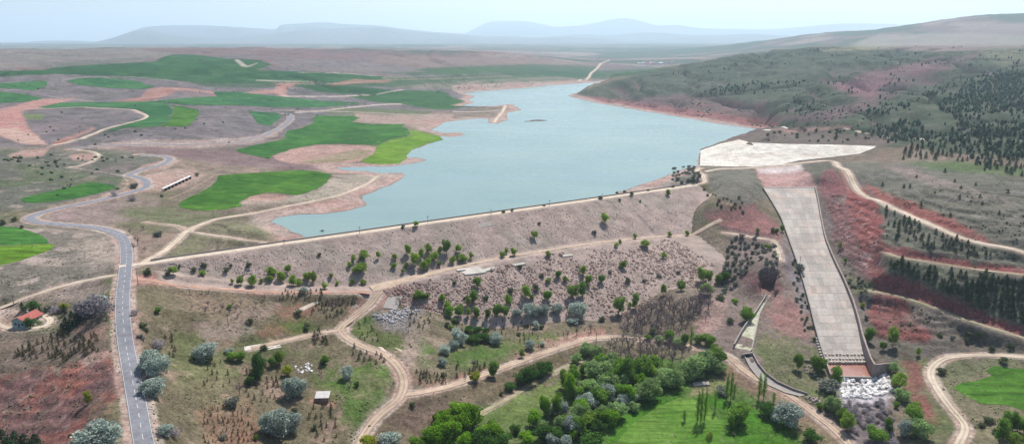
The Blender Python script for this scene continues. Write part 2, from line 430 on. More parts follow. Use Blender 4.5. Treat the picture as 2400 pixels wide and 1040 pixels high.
# ------------------------------------------------------------------ roads: centre lines, graded into the ground
ROADS = {}
def road(key, pts, width, smooth=9, clear=1.5, grade=True):
    P = catmull([(pick(*q) if len(q) == 2 else np.array([float(v) for v in at_z(*q)]))[:(3 if len(q) == 3 else 2)] for q in pts], 10)
    P3 = P[:, 2] if P.shape[1] == 3 else None; P = P[:, :2]
    seg = np.hypot(*np.diff(P, axis=0).T); L = np.concatenate([[0], np.cumsum(seg)])
    st = 2.0 if L[-1] < 1200 else 4.0
    t = np.linspace(0, L[-1], max(int(L[-1] / st), 4))
    P = np.stack([np.interp(t, L, P[:, 0]), np.interp(t, L, P[:, 1])], 1)
    if P3 is not None: P3 = np.interp(t, L, P3)
    for _ in range(2):
        P[1:-1] = P[1:-1] * .5 + (P[:-2] + P[2:]) * .25
    z = H(P[:, 0], P[:, 1]) if P3 is None else P3.copy()
    for _ in range(smooth):
        z[1:-1] = z[1:-1] * .34 + (z[:-2] + z[2:]) * .33
    ROADS[key] = (np.column_stack([P, z]), width)
    if grade:
        mg = width / 2 + 9
        m = (GX > P[:, 0].min() - mg) & (GX < P[:, 0].max() + mg) & (GY > P[:, 1].min() - mg) & (GY < P[:, 1].max() + mg)
        d, par = line_dist(GX[m], GY[m], P)
        zr = np.interp(par, np.arange(len(z)), z)
        k = sstep((width / 2 + clear + 6 - d) / 6.0)
        GZ[m] = GZ[m] * (1 - k) + (zr - 0.12) * k

ASPH = [(352,1075),(337,1035),(322,950),(307,870),(294,800),(288,740),(288,690),(293,640),(297,600),(290,562),(268,545),(230,534),(180,528),(120,524),(82,519),(70,512),
 (82,503),(130,490),(200,475),(270,460),(325,445),(345,434),(338,421),(318,414),(302,410),(325,400),(372,388),(394,378),(397,370),(383,366),(355,364),(325,362)]
road('asphalt_near', ASPH, 6.6, 14)
road('asphalt_far', [(165,349),(230,343),(330,339),(430,339),(510,337),(570,331),(620,319),(655,301),(676,285),(682,275),(674,268),(655,266)], 7.0, 10)
road('link', [(300,655),(400,665),(520,676),(650,685),(760,684),(830,683),(868,686)], 4.6)
road('valley', [(925,668),(896,680),(872,708),(838,738),(800,765),(806,785),(850,811),(900,830),(934,860),(948,895),(935,935),(893,968),(857,1010),(838,1055)], 5.2)
road('toe', [(944,925),(1000,917),(1060,902),(1115,884),(1180,860),(1250,835),(1330,808),(1400,791),(1470,791),(1560,803),(1640,815),(1700,830),(1738,862),(1790,897),(1850,925),(1910,970),(1960,1010),(2010,1060)], 4.6)
road('spur', [(812,770),(760,777),(720,786),(650,801),(590,815)], 4.0)
road('lake_track', [(322,622),(352,606),(385,588),(418,560),(440,541),(480,523),(560,505),(650,488),(760,466),(820,449),(865,428),(885,412)], 4.6)
road('lake_branch', [(440,543),(500,551),(560,560),(618,567)], 2.4)
road('right_bank', [(1652,402),(1700,394),(1780,391),(1860,384),(1945,377),(1966,391),(2000,430),(2060,470),(2130,505),(2220,545),(2300,570),(2420,597)], 5.6, 14)
road('loop', [(2430,838),(2320,832),(2235,834),(2198,848),(2181,872),(2190,900),(2220,945),(2250,980),(2263,1003),(2252,1030),(2236,1060)], 4.6)
road('farm', [(283,644),(220,653),(150,669),(80,691),(30,710),(-40,738)], 3.8)
road('meadow', [(1360,843),(1260,892),(1180,940),(1105,978)], 3.2)
road('dike', [(1185,247),(1178,262),(1166,276),(1158,288)], 6.0, 4, .5, False)
road('far_road', [(1428,141),(1400,160),(1378,184),(1358,192)], 9.0, 6, 1, False)
road('hill_track', [(1985,302),(2020,312),(2080,321),(2165,328)], 4.0)
road('crest_link', [(1632,433),(1652,426),(1648,412),(1634,399),(1645,394)], 5.0)
road('knee_track', [(100,255),(200,252),(290,256),(330,266),(345,274),(320,284),(240,305),(170,330),(120,342)], 5.0, 6)
road('terrace_track', [(440,541),(415,530),(340,520)], 3.0)
road('west_track', [(165,349),(205,354),(230,362),(220,375),(190,388),(160,392)], 3.6)
road('house_drive', [(0,722),(-20,745),(5,765),(50,771),(105,764),(118,748),(100,738)], 3.5)
road('slab_track', [(1700,545),(1745,552),(1790,560),(1815,562),(1822,585),(1830,610)], 3.0)
road('bench_track', [(2078,592,26.5),(2110,602,27.3),(2200,617,26.5),(2300,632,28),(2440,648,29.8)], 3.0)
road('low_bench', [(2035,680,8.5),(2090,690,8.5),(2150,706,8.7),(2250,744,7),(2350,776,5.5),(2440,804,4)], 3.0)

# ------------------------------------------------------------------ land cover, painted as ground colour
PXg, PYg, _ = to_px(GX, GY, GZ)
def C(*c): return np.array(c, float)
DRY = C(.165,.135,.09); DRY2 = C(.24,.19,.135); GRASS = C(.075,.135,.028); OLIVE = C(.125,.14,.055); RED = C(.30,.115,.075); RED2 = C(.20,.085,.065)
PINK = C(.42,.265,.20); PALE = C(.50,.41,.315); MAUVE = C(.20,.165,.14); MAUVE2 = C(.27,.22,.18); SCRUB = C(.105,.115,.062); SHORE = C(.40,.315,.25)
WHEAT = C(.028,.115,.02); LIME = C(.115,.235,.022); STONE = C(.30,.215,.185); GREY = C(.24,.22,.20); BROWN = C(.15,.10,.07); FARB = C(.16,.16,.12); WHITE = C(.62,.58,.52)
n1 = fbm(GX / 45, GY / 45, 5, 101); n2 = fbm(GX / 11, GY / 11, 4, 102); n3 = fbm(GX / 200, GY / 200, 4, 103); n4 = fbm(GX / 3.2, GY / 3.2, 3, 104); n5 = fbm(GX / 24, GY / 24, 3, 105)
def mixv(c1, c2, t):
    t = np.clip(t, 0, 1)[..., None]
    return c1 * (1 - t) + c2 * t
CV = mixv(DRY, DRY2, .5 + n1 + .5 * n2)
CV = mixv(CV, OLIVE, sstep((n3 + .7 * n2 - .1) / .5) * .55)
CV = mixv(CV, PINK, sstep((n1 * .6 + n2 - .45) / .3) * .5)
def paint(poly, c1, c2=None, soft=5.0, jit=4.0, alpha=1.0, fine=.5, rmax=1e9, rmin=0):
    global CV
    c2 = c1 if c2 is None else c2
    P = np.array(poly, float)
    nf = sstep((700 - RR) / 250)             # near ground: wider, more ragged transitions
    mg = soft * 2.4 + jit * 5 + 2
    m = (PXg > P[:, 0].min() - mg) & (PXg < P[:, 0].max() + mg) & (PYg > P[:, 1].min() - mg) & (PYg < P[:, 1].max() + mg) & (RR < rmax) & (RR > rmin)
    if not m.any(): return
    j_ = jit * (1 + 2.2 * nf[m]); so = soft * (1 + 1.2 * nf[m])
    s = poly_sd(PXg[m] + j_ * (n2[m] + 1.2 * n5[m]), PYg[m] + j_ * .7 * (n1[m] + .8 * n4[m]), P)
    k = sstep((s + so) / (2 * so) + .5 * n4[m] * nf[m] * (np.abs(s) < 2 * so)) * alpha * np.clip(1 - .35 * nf[m] * np.maximum(n5[m] + n2[m], 0), 0, 1)
    c = mixv(c1, c2, .5 + fine * (n1[m] + n2[m] * .8))
    CV[m] = CV[m] * (1 - k[:, None]) + c * k[:, None]
def dots(poly, c, thr=.25, alpha=.8, noise=None, soft=8):
    """irregular patches of another soil or plant cover inside an outline"""
    global CV
    P = np.array(poly, float)
    m = (PXg > P[:, 0].min()) & (PXg < P[:, 0].max()) & (PYg > P[:, 1].min()) & (PYg < P[:, 1].max())
    s = poly_sd(PXg[m], PYg[m], P)
    nz = (n2 if noise is None else noise)[m]
    k = sstep((nz - thr) / .18) * sstep(s / soft) * alpha
    CV[m] = CV[m] * (1 - k[:, None]) + c * k[:, None]
FALLOW = C(.142,.124,.118); FALLOW2 = C(.195,.168,.152); HILLG = C(.058,.080,.045); HILLG2 = C(.095,.108,.066); SAGE = C(.115,.12,.085)
# far plain and mountains
k = sstep((RR - 2300) / 900); CV = mixv(CV, mixv(FALLOW, C(.20,.13,.10), .5 + n3 + n1 * .5), k)
k = sstep((RR - 5000) / 2500); CV = mixv(CV, mixv(C(.05,.07,.045), C(.13,.115,.085), .5 + n3 * 1.2 + n1 * .5), k)
n6 = fbm(GX / 420, GY / 420, 4, 106); k = sstep((RR - 1900) / 900) * sstep((15000 - RR) / 6000) * np.where((PXg > 1330) & (RR < 3200), 0, 1)
CV = mixv(CV, C(.045,.095,.05), k * sstep((n6 + .08) / .14) * .8); CV = mixv(CV, C(.30,.25,.19), k * sstep((-.16 - n6) / .1) * .6)
# left bank: fallow hills
paint([(-400,128),(800,120),(1100,130),(1200,180),(1090,262),(860,262),(700,300),(600,345),(0,345),(-400,345)], FALLOW, FALLOW2, 10, 6)
dots([(-400,112),(1300,112),(1300,200),(1100,265),(860,262),(600,345),(-400,345)], C(.10,.10,.078), .10, .7, n5, 3)
dots([(-400,112),(1300,112),(1300,200),(1100,265),(860,262),(600,345),(-400,345)], C(.28,.215,.18), .25, .4, n2, 3)
dots([(-400,112),(1300,112),(1300,180),(-400,180)], C(.21,.11,.098), .10, .6, n1, 3)
paint([(300,112),(640,112),(900,124),(1300,140),(1290,152),(1000,140),(700,136),(560,126),(420,124)], C(.24,.12,.10), FALLOW, 4, 4, .8)
paint([(900,128),(1250,140),(1420,150),(1400,158),(1200,158),(1000,160),(870,150)], C(.26,.17,.13), C(.20,.16,.12), 4, 5, .7)
paint([(0,112),(300,114),(420,128),(330,146),(150,160),(-200,160),(-200,118)], FALLOW2, C(.20,.19,.14), 5, 6, .9)
FG = C(.018,.078,.024); FG2 = C(.028,.098,.028)
paint([(-200,168),(0,167),(100,165),(135,158),(225,152),(300,148),(365,145),(380,135),(410,128),(455,129),(530,138),(600,141),(640,152),(600,165),(700,168),(800,172),(900,180),(1000,184),(950,190),(800,194),(640,194),(500,196),(420,189),(330,184),(200,176),(130,173),(0,179),(-200,182)], FG, FG2, 2, 2)
paint([(540,140),(615,141),(590,157),(565,155)], FG, FG2, 2, 1)
paint([(800,168),(960,162),(1100,155),(1250,150),(1400,156),(1400,166),(1560,158),(1600,165),(1500,178),(1380,186),(1250,178),(1150,172),(1000,176)], FG, C(.06,.11,.045), 3, 4, .85)
paint([(1000,165),(1150,160),(1200,170),(1050,176)], C(.07,.13,.04), FG2, 3, 2, .8)
paint([(640,150),(760,140),(920,152),(1000,168),(930,172),(800,170),(700,164)], FALLOW, C(.22,.18,.15), 4, 4, .9)
paint([(820,226),(880,214),(960,211),(1040,215),(1060,228),(1096,240),(1110,247),(1060,256),(1020,258),(960,246),(880,240)], FG, C(.05,.13,.035), 2, 2)
paint([(690,201),(760,197),(850,204),(918,211),(880,219),(800,221),(740,213)], FG, FG2, 2, 2)
paint([(800,197),(880,190),(960,197),(930,205),(860,203)], FG, FG2, 2, 2, .8)
paint([(760,252),(900,255),(1010,262),(1000,275),(880,270),(760,268)], C(.16,.17,.09), C(.09,.14,.05), 4, 5, .8)
paint([(830,266),(900,270),(1060,268),(1060,280),(1000,305),(960,295),(900,290),(830,284)], SHORE, PINK, 4, 5, .7)
for q in ([(-200,168),(0,167),(100,165),(135,158),(225,152),(300,148),(365,145),(380,135),(410,128),(455,129),(530,138),(600,141),(640,152),(600,165),(700,168),(800,172),(900,180),(1000,184),(950,190),(800,194),(640,194),(500,196),(420,189),(330,184),(200,176),(130,173),(0,179),(-200,182)],):
    paint(q, FG, FG2, 2, 2)
    dots(q, C(.055,.135,.045), .0, .6, n1, 2); dots(q, C(.018,.07,.026), .12, .6, n5, 2)
paint([(395,135),(465,133),(470,150),(440,176),(370,176),(375,150)], C(.04,.13,.038), FG2, 1.5, 1, .7)
paint([(548,140),(560,140),(580,155),(604,147),(602,150),(580,158),(566,156)], PALE, None, 1, .5, .7)
paint([(600,187),(700,190),(760,193),(760,195),(690,193),(600,190)], PALE, None, 1, .5, .6)
paint([(900,180),(1050,180),(1250,176),(1330,183),(1300,196),(1150,206),(1060,210),(950,205),(880,196)], C(.17,.17,.10), C(.26,.21,.165), 3, 4, .85)
dots([(900,180),(1050,180),(1250,176),(1330,183),(1300,196),(1150,206),(1060,210),(950,205)], C(.07,.12,.045), .0, .7, n5, 2)
paint([(1060,200),(1150,196),(1300,190),(1380,188),(1380,194),(1250,203),(1120,211),(1085,217),(1060,212)], SHORE, PINK, 2, 2, .8)
paint([(420,188),(640,195),(900,186),(1100,176),(1400,164),(1420,178),(1250,182),(1100,190),(960,200),(800,204),(600,206),(480,204)], FG, C(.05,.10,.04), 3, 4, .75)
paint([(120,146),(250,140),(330,132),(330,142),(230,150),(130,157)], C(.11,.13,.075), FALLOW, 3, 4, .7)
# pink eroded banks
paint([(265,238),(330,228),(345,208),(380,203),(440,206),(500,215),(512,226),(440,224),(420,214),(380,228),(340,240)], PINK, RED, 2.5, 3, .9)
paint([(440,224),(400,216),(430,212),(490,218),(505,226)], FALLOW, FALLOW2, 2, 2, .8)
paint([(540,220),(600,213),(640,210),(650,196),(700,195),(680,206),(668,218),(680,228),(640,220)], PINK, C(.36,.17,.13), 2.5, 3, .9)
paint([(770,198),(830,186),(920,190),(900,194),(830,196),(790,201)], PINK, RED, 2, 2, .7)
paint([(0,255),(60,240),(110,230),(180,232),(130,244),(95,253),(50,262),(60,285),(70,300),(110,340),(60,338),(0,320),(-150,330),(-150,260)], PINK, C(.40,.19,.15), 4, 5)
paint([(0,300),(40,300),(80,318),(115,340),(50,336),(0,318),(-150,330),(-150,300)], C(.50,.36,.26), PINK, 3, 3)
paint([(120,338),(160,318),(200,300),(215,296),(225,302),(180,322),(140,342)], PINK, RED, 2, 2, .8)
paint([(65,290),(120,275),(200,290),(215,297),(170,318),(100,322),(75,310)], FALLOW, C(.22,.17,.15), 4, 3, .9)
paint([(55,268),(105,268),(100,280),(60,280)], C(.16,.20,.07), None, 3, 3, .8)
paint([(200,340),(330,328),(560,325),(640,308),(660,285),(672,290),(650,318),(590,338),(480,347),(330,347),(240,350)], PINK, PALE, 2.5, 4, .55)
paint([(260,346),(350,344),(440,350),(560,350),(650,362),(720,385),(860,392),(780,398),(640,395),(540,390),(440,372),(330,356)], C(.175,.115,.105), C(.24,.17,.15), 4, 5, .9)
paint([(640,365),(680,350),(740,340),(860,341),(882,346),(876,362),(840,378),(760,388),(690,384),(650,375)], PINK, C(.38,.25,.19), 3, 3)
paint([(700,380),(760,368),(830,350),(872,352),(860,368),(800,378),(740,384)], C(.24,.22,.10), C(.33,.25,.18), 3, 3, .9)
# left mid ground
paint([(-300,345),(230,352),(330,362),(400,376),(330,398),(290,420),(270,455),(120,485),(-300,520)], SAGE, C(.15,.145,.105), 6, 6)
dots([(-300,345),(230,352),(330,362),(270,455),(0,520)], C(.10,.13,.055), .15, .6, n1)
dots([(-300,345),(230,352),(330,362),(270,455),(0,520)], C(.30,.24,.185), .25, .6, n2)
paint([(20,363),(60,352),(120,345),(100,364),(30,374)], PINK, None, 3, 3, .8)
paint([(160,362),(225,358),(220,372),(170,376)], PINK, None, 3, 3, .8)
paint([(205,398),(270,388),(330,384),(300,402),(220,406)], C(.15,.12,.11), C(.20,.16,.13), 3, 3, .8)
paint([(335,386),(400,372),(425,376),(390,396),(300,410)], PINK, PALE, 3, 3, .8)
paint([(320,425),(345,405),(410,395),(450,395),(480,410),(430,440),(370,450),(335,450)], C(.40,.31,.23), PINK, 5, 5, .85)
paint([(80,495),(300,440),(345,445),(200,485),(110,510)], C(.36,.28,.21), PINK, 4, 4, .7)
paint([(85,515),(130,495),(280,465),(380,470),(360,500),(290,520),(250,530),(130,522)], C(.24,.18,.155), C(.35,.26,.21), 5, 6, .9)
paint([(270,500),(300,480),(400,480),(480,500),(560,505),(470,530),(360,525)], C(.11,.15,.05), C(.22,.19,.12), 6, 8, .85)
paint([(150,535),(240,533),(290,550),(400,540),(430,560),(330,610),(310,600),(296,570)], C(.33,.22,.17), C(.24,.20,.135), 5, 6, .8)
paint([(355,610),(430,560),(470,540),(620,520),(680,548),(590,575),(470,595)], C(.15,.165,.07), C(.25,.21,.135), 6, 8, .9)
paint([(480,535),(600,515),(640,530),(690,545),(640,552),(540,550)], C(.13,.165,.06), C(.24,.22,.13), 5, 6, .8)
paint([(640,490),(760,468),(850,455),(858,478),(800,494),(700,503),(645,512)], PINK, C(.34,.20,.15), 4, 4, .85)
paint([(690,456),(760,438),(785,412),(890,405),(950,408),(900,432),(850,458),(700,470),(600,482),(560,486),(600,462)], C(.30,.28,.19), C(.44,.36,.27), 4, 5, .85)
paint([(570,462),(625,452),(690,458),(660,470),(590,475)], C(.36,.22,.16), PINK, 3, 3, .8)
paint([(-300,520),(100,530),(240,536),(280,560),(283,640),(150,665),(0,705),(-300,740)], C(.175,.158,.115), C(.26,.22,.17), 6, 6)
dots([(-300,520),(100,530),(270,545),(283,640),(0,700)], C(.42,.34,.26), .12, .75, n2)
paint([(180,560),(262,555),(275,600),(255,635),(200,625),(170,600)], C(.42,.34,.26), C(.30,.25,.18), 10, 8, .7)
# house terrace and the slope below it
paint([(-200,720),(60,690),(200,670),(282,655),(275,760),(250,790),(200,760),(120,790),(0,800),(-200,800)], C(.155,.142,.088), C(.22,.18,.13), 6, 6)
paint([(100,665),(200,660),(260,672),(180,700),(90,705)], C(.38,.29,.225), C(.26,.21,.15), 6, 6, .8)
paint([(0,762),(60,780),(120,768),(150,745),(130,735),(70,730),(0,728),(-100,730),(-100,770)], C(.075,.15,.025), OLIVE, 4, 5, .85)
paint([(0,726),(60,722),(62,770),(20,768),(-20,760),(-20,735)], C(.47,.385,.29), PINK, 2, 2, .95)
paint([(250,655),(282,650),(274,720),(288,800),(290,850),(262,850),(250,760)], C(.08,.14,.028), OLIVE, 5, 5, .85)
paint([(-200,800),(120,778),(235,775),(262,815),(150,860),(0,890),(-200,900)], C(.155,.115,.085), C(.21,.165,.115), 6, 6, .9)
paint([(170,765),(215,748),(245,762),(240,790),(200,800)], C(.32,.19,.14), C(.22,.17,.11), 5, 5, .8)
paint([(-200,905),(0,885),(130,862),(200,830),(268,815),(290,900),(270,960),(200,1000),(130,1060),(-200,1080)], C(.27,.108,.08), C(.165,.09,.072), 6, 8)
paint([(120,880),(200,840),(268,815),(285,870),(230,930),(150,950)], C(.34,.135,.092), C(.24,.09,.065), 8, 8, .8)
dots([(0,890),(200,830),(290,860),(230,1000),(0,1040)], C(.16,.15,.07), .3, .7, n1)
paint([(205,960),(285,915),(300,985),(310,1060),(200,1060)], C(.15,.145,.075), C(.235,.16,.11), 8, 8, .85)
paint([(180,830),(265,815),(272,835),(190,856)], C(.46,.34,.26), C(.36,.22,.16), 4, 4, .7)
# slope between the asphalt road and the valley road
paint([(305,668),(600,690),(870,690),(800,765),(940,860),(950,910),(850,1060),(360,1060),(330,900),(310,760)], C(.135,.118,.062), C(.185,.150,.092), 6, 8)
dots([(305,668),(600,690),(870,690),(800,765),(940,860),(850,1060),(360,1060),(310,760)], C(.10,.135,.038), .18, .55, n1)
dots([(305,668),(600,690),(870,690),(800,765),(940,860),(850,1060),(360,1060),(310,760)], C(.33,.225,.16), .22, .6, n2)
paint([(390,675),(560,690),(600,705),(500,740),(430,720)], C(.37,.25,.18), C(.24,.20,.11), 8, 8, .75)
paint([(500,760),(560,730),(640,700),(660,715),(600,750),(540,770)], C(.40,.29,.22), C(.27,.2,.14), 6, 6, .75)
paint([(470,765),(545,762),(590,780),(560,800),(490,805),(465,790)], C(.26,.19,.16), C(.40,.31,.24), 6, 6, .7)
paint([(590,790),(640,745),(720,735),(730,765),(660,790),(600,800)], C(.07,.14,.022), C(.26,.12,.085), 6, 8, .85)
paint([(640,715),(700,705),(760,700),(740,735),(670,740)], C(.30,.14,.10), C(.20,.16,.085), 6, 8, .7)
paint([(840,690),(885,695),(845,745),(800,765),(815,790),(900,828),(940,858),(925,862),(840,818),(790,785),(780,760)], C(.36,.20,.145), PINK, 4, 4, .6)
paint([(470,960),(560,945),(595,965),(590,1045),(480,1050)], C(.30,.15,.10), C(.21,.15,.085), 10, 8, .8)
paint([(450,840),(520,845),(540,880),(470,900)], C(.30,.215,.145), OLIVE, 10, 8, .6)
paint([(735,885),(850,855),(925,850),(938,890),(900,945),(840,1000),(800,990),(820,930),(760,905)], C(.055,.135,.016), C(.105,.165,.035), 8, 8, .9)
paint([(805,1030),(850,985),(915,925),(935,935),(880,975),(835,1030)], C(.19,.20,.11), C(.36,.31,.22), 4, 5, .6)
paint([(715,925),(735,905),(790,910),(800,930),(770,945),(730,940)], C(.10,.14,.035), C(.20,.15,.08), 4, 4, .6)
paint([(725,935),(785,942),(780,952),(728,946)], C(.36,.20,.13), None, 3, 2, .8)
paint([(440,860),(520,900),(560,960),(470,950),(400,900)], C(.22,.18,.10), OLIVE, 10, 8, .6)
# foot of the dam: meadow with saplings, rubble yard
paint([(830,740),(890,690),(1000,690),(1060,745),(1480,765),(1410,790),(1110,885),(1000,915),(950,890),(930,845),(810,790)], C(.142,.125,.068), C(.20,.165,.10), 6, 6)
dots([(830,740),(890,690),(1060,745),(1480,765),(1110,885),(950,890),(810,790)], C(.30,.23,.155), .2, .7, n2)
dots([(830,740),(890,690),(1060,745),(1480,765),(1110,885),(950,890),(810,790)], C(.09,.135,.03), .15, .75, n1)
paint([(1050,815),(1150,800),(1200,810),(1170,840),(1080,855),(1050,845)], C(.06,.14,.018), C(.12,.165,.045), 8, 6, .85)
paint([(845,735),(880,735),(885,760),(870,770),(840,755)], C(.055,.12,.02), None, 6, 4, .8)
paint([(985,790),(1010,795),(1020,850),(1000,850)], C(.09,.17,.03), C(.2,.2,.12), 6, 4, .8)
paint([(960,770),(1005,765),(985,840),(950,880),(940,845)], C(.40,.30,.235), C(.30,.235,.175), 5, 5, .8)
paint([(930,845),(955,880),(1000,905),(1110,880),(1180,858),(1160,850),(1050,885),(990,890),(960,860)], C(.34,.17,.12), PINK, 4, 4, .8)
paint([(1190,850),(1280,800),(1400,770),(1450,780),(1390,795),(1250,832)], C(.33,.155,.11), PINK, 4, 5, .8)
paint([(870,735),(900,728),(985,720),(990,745),(960,775),(900,780)], C(.30,.265,.25), C(.20,.17,.13), 5, 5, .75)
paint([(868,690),(900,672),(960,660),(955,690),(910,728),(880,720),(845,742),(840,735)], PINK, C(.36,.20,.145), 4, 4, .9)
# below the valley road: bank and green valley floor
paint([(850,1060),(900,965),(950,930),(1110,890),(1250,840),(1390,800),(1360,845),(1250,900),(1100,980),(1010,1060)], C(.165,.122,.078), C(.135,.118,.06), 6, 7)
paint([(920,970),(980,940),(1060,930),(1050,975),(960,1000)], C(.16,.10,.082), C(.21,.15,.10), 8, 8, .8)
paint([(990,1060),(1100,985),(1260,900),(1380,850),(1480,840),(1560,830),(1700,850),(1800,930),(1900,1000),(2010,1060)], C(.065,.14,.022), C(.12,.175,.045), 6, 6)
paint([(1115,975),(1260,900),(1370,850),(1390,880),(1300,930),(1230,1000),(1180,990)], C(.17,.20,.065), C(.105,.165,.035), 6, 6, .9)
paint([(1480,930),(1640,905),(1700,890),(1720,930),(1860,990),(1920,1060),(1700,1060),(1690,950),(1600,930),(1520,985),(1440,1050),(1400,1060)], C(.05,.155,.012), C(.08,.185,.02), 6, 6, .95)
paint([(1635,895),(1700,875),(1720,900),(1660,920),(1610,925)], PINK, C(.2,.2,.08), 4, 4, .7)
paint([(1700,850),(1730,860),(1790,905),(1800,935),(1750,910),(1700,890)], C(.24,.115,.085), C(.30,.19,.13), 4, 4, .9)
paint([(1800,905),(1860,935),(1920,985),(1980,1050),(1900,1050),(1840,970)], C(.31,.20,.14), C(.20,.165,.09), 5, 5, .8)
paint([(1420,780),(1600,785),(1700,815),(1690,835),(1600,830),(1480,840),(1400,830)], C(.15,.155,.07), C(.24,.17,.12), 5, 5, .7)
# dam left abutment red cut
paint([(308,645),(360,640),(480,655),(600,672),(740,682),(600,688),(420,668),(310,662)], C(.37,.165,.12), C(.40,.22,.17), 3, 3)
# around outlet channel
paint([(1640,700),(1700,640),(1720,560),(1690,530),(1780,500),(1850,560),(1890,680),(1920,820),(1930,860),(1860,870),(1780,860),(1710,830),(1650,790)], C(.245,.18,.15), C(.20,.165,.12), 6, 7)
paint([(1650,500),(1760,475),(1830,530),(1838,560),(1790,555),(1700,530)], C(.28,.12,.10), C(.21,.135,.115), 5, 6, .95)
paint([(1800,700),(1830,690),(1870,720),(1905,780),(1900,800),(1830,790),(1790,740)], C(.35,.16,.125), C(.29,.18,.145), 6, 7, .95)
paint([(1740,650),(1780,635),(1830,650),(1820,690),(1760,690)], C(.21,.095,.085), C(.29,.17,.14), 5, 6, .9)
paint([(1650,720),(1700,700),(1690,760),(1650,780),(1620,770)], PINK, C(.34,.24,.19), 5, 5, .85)
paint([(1770,790),(1850,790),(1930,850),(1990,930),(1960,960),(1860,930),(1800,880),(1760,830)], C(.10,.145,.04), C(.20,.17,.10), 6, 7, .9)
paint([(1840,560),(1862,610),(1880,670),(1895,730),(1880,730),(1850,650)], C(.24,.215,.205), None, 4, 4, .8)
paint([(1650,395),(1690,392),(1760,395),(1790,440),(1800,465),(1750,482),(1690,470),(1665,440)], C(.15,.145,.105), C(.19,.175,.13), 4, 4)
paint([(1600,395),(1640,395),(1640,430),(1560,442),(1452,449),(1530,424)], C(.46,.40,.33), C(.28,.25,.19), 3, 3, .9)
paint([(1585,400),(1632,390),(1650,420),(1620,432),(1580,425)], C(.13,.13,.09), C(.18,.17,.12), 4, 4, .9)
paint([(1768,393),(1880,388),(1912,420),(1910,440),(1792,440)], C(.44,.31,.255), C(.40,.215,.175), 3, 5)
paint([(1772,395),(1840,388),(1880,382),(1895,398),(1850,404),(1780,406)], C(.66,.60,.52), C(.50,.40,.33), 4, 4, .8)
# right of the chute
paint([(1875,380),(1960,372),(2060,450),(2120,500),(2420,598),(2420,840),(2200,840),(2100,860),(2040,830),(2000,700),(1960,600),(1925,540),(1915,440)], C(.185,.145,.125), C(.13,.125,.085), 6, 6)
paint([(1880,385),(1960,380),(2000,425),(2060,470),(2110,500),(2060,500),(1990,450),(1930,420)], C(.125,.125,.085), None, 4, 4, .9)
paint([(2070,480),(2120,500),(2200,545),(2420,600),(2420,628),(2300,618),(2180,600),(2070,570)], C(.12,.125,.085), C(.155,.15,.105), 4, 4)
paint([(2075,600),(2200,625),(2420,650),(2420,775),(2330,745),(2250,712),(2140,655),(2080,640)], C(.115,.125,.08), C(.15,.15,.10), 4, 4)
paint([(1985,445),(2030,440),(2055,480),(2070,530),(2075,575),(2180,600),(2300,620),(2420,630),(2420,645),(2250,628),(2120,605),(2070,592),(2075,640),(2050,655),(2020,640),(2010,560),(1980,500)], C(.285,.095,.075), C(.185,.075,.068), 2.5, 3, 1)
paint([(1930,400),(1955,395),(1990,450),(1960,470),(1935,470),(1915,430)], C(.26,.09,.082), C(.19,.11,.10), 4, 5, .9)
paint([(1930,470),(1990,470),(2020,560),(2040,640),(2060,680),(2010,660),(1960,560)], C(.24,.10,.088), C(.185,.125,.108), 6, 8, .9)
dots([(1930,440),(2060,480),(2075,640),(2020,680),(1960,580)], C(.40,.31,.275), .3, .6, n4)
paint([(2060,643),(2090,648),(2140,658),(2250,708),(2330,744),(2430,776),(2430,802),(2350,772),(2250,740),(2150,703),(2060,688),(2040,662)], C(.30,.102,.08), C(.21,.08,.07), 2, 2, 1)
paint([(2045,688),(2110,690),(2150,720),(2200,790),(2170,805),(2110,800),(2050,790),(2035,730)], C(.275,.092,.073), C(.175,.078,.068), 4, 5, .95)
paint([(2120,700),(2260,752),(2420,805),(2420,835),(2250,830),(2190,800)], C(.14,.13,.09), C(.18,.135,.11), 5, 5, .9)
paint([(1985,655),(2040,660),(2060,690),(2030,690),(2005,690)], C(.13,.14,.06), None, 4, 4, .9)
paint([(1985,455),(1965,392),(2000,420),(2060,465),(2140,500),(2290,555),(2330,580),(2220,535),(2110,492),(2020,440)], C(.40,.20,.15), None, 3, 3, .5)
# cut above the right bank road
paint([(2020,425),(2080,452),(2150,480),(2250,520),(2300,548),(2330,575),(2230,540),(2130,500),(2060,466)], C(.34,.13,.10), C(.25,.10,.08), 2.5, 3, 1)
paint([(1975,380),(2060,380),(2200,385),(2420,420),(2420,590),(2330,572),(2290,545),(2200,500),(2060,445),(2000,415)], C(.125,.125,.088), C(.155,.145,.105), 5, 5, .95)
dots([(1975,380),(2200,385),(2420,420),(2420,590),(2290,545),(2060,445)], C(.19,.18,.14), .2, .6, n2)
paint([(2060,385),(2130,395),(2180,410),(2330,460),(2380,480),(2300,470),(2200,440),(2120,410)], C(.36,.26,.22), C(.17,.15,.11), 6, 8, .75)
paint([(2120,380),(2250,378),(2420,395),(2420,415),(2280,405),(2180,395)], C(.085,.15,.045), C(.12,.145,.07), 6, 6, .85)
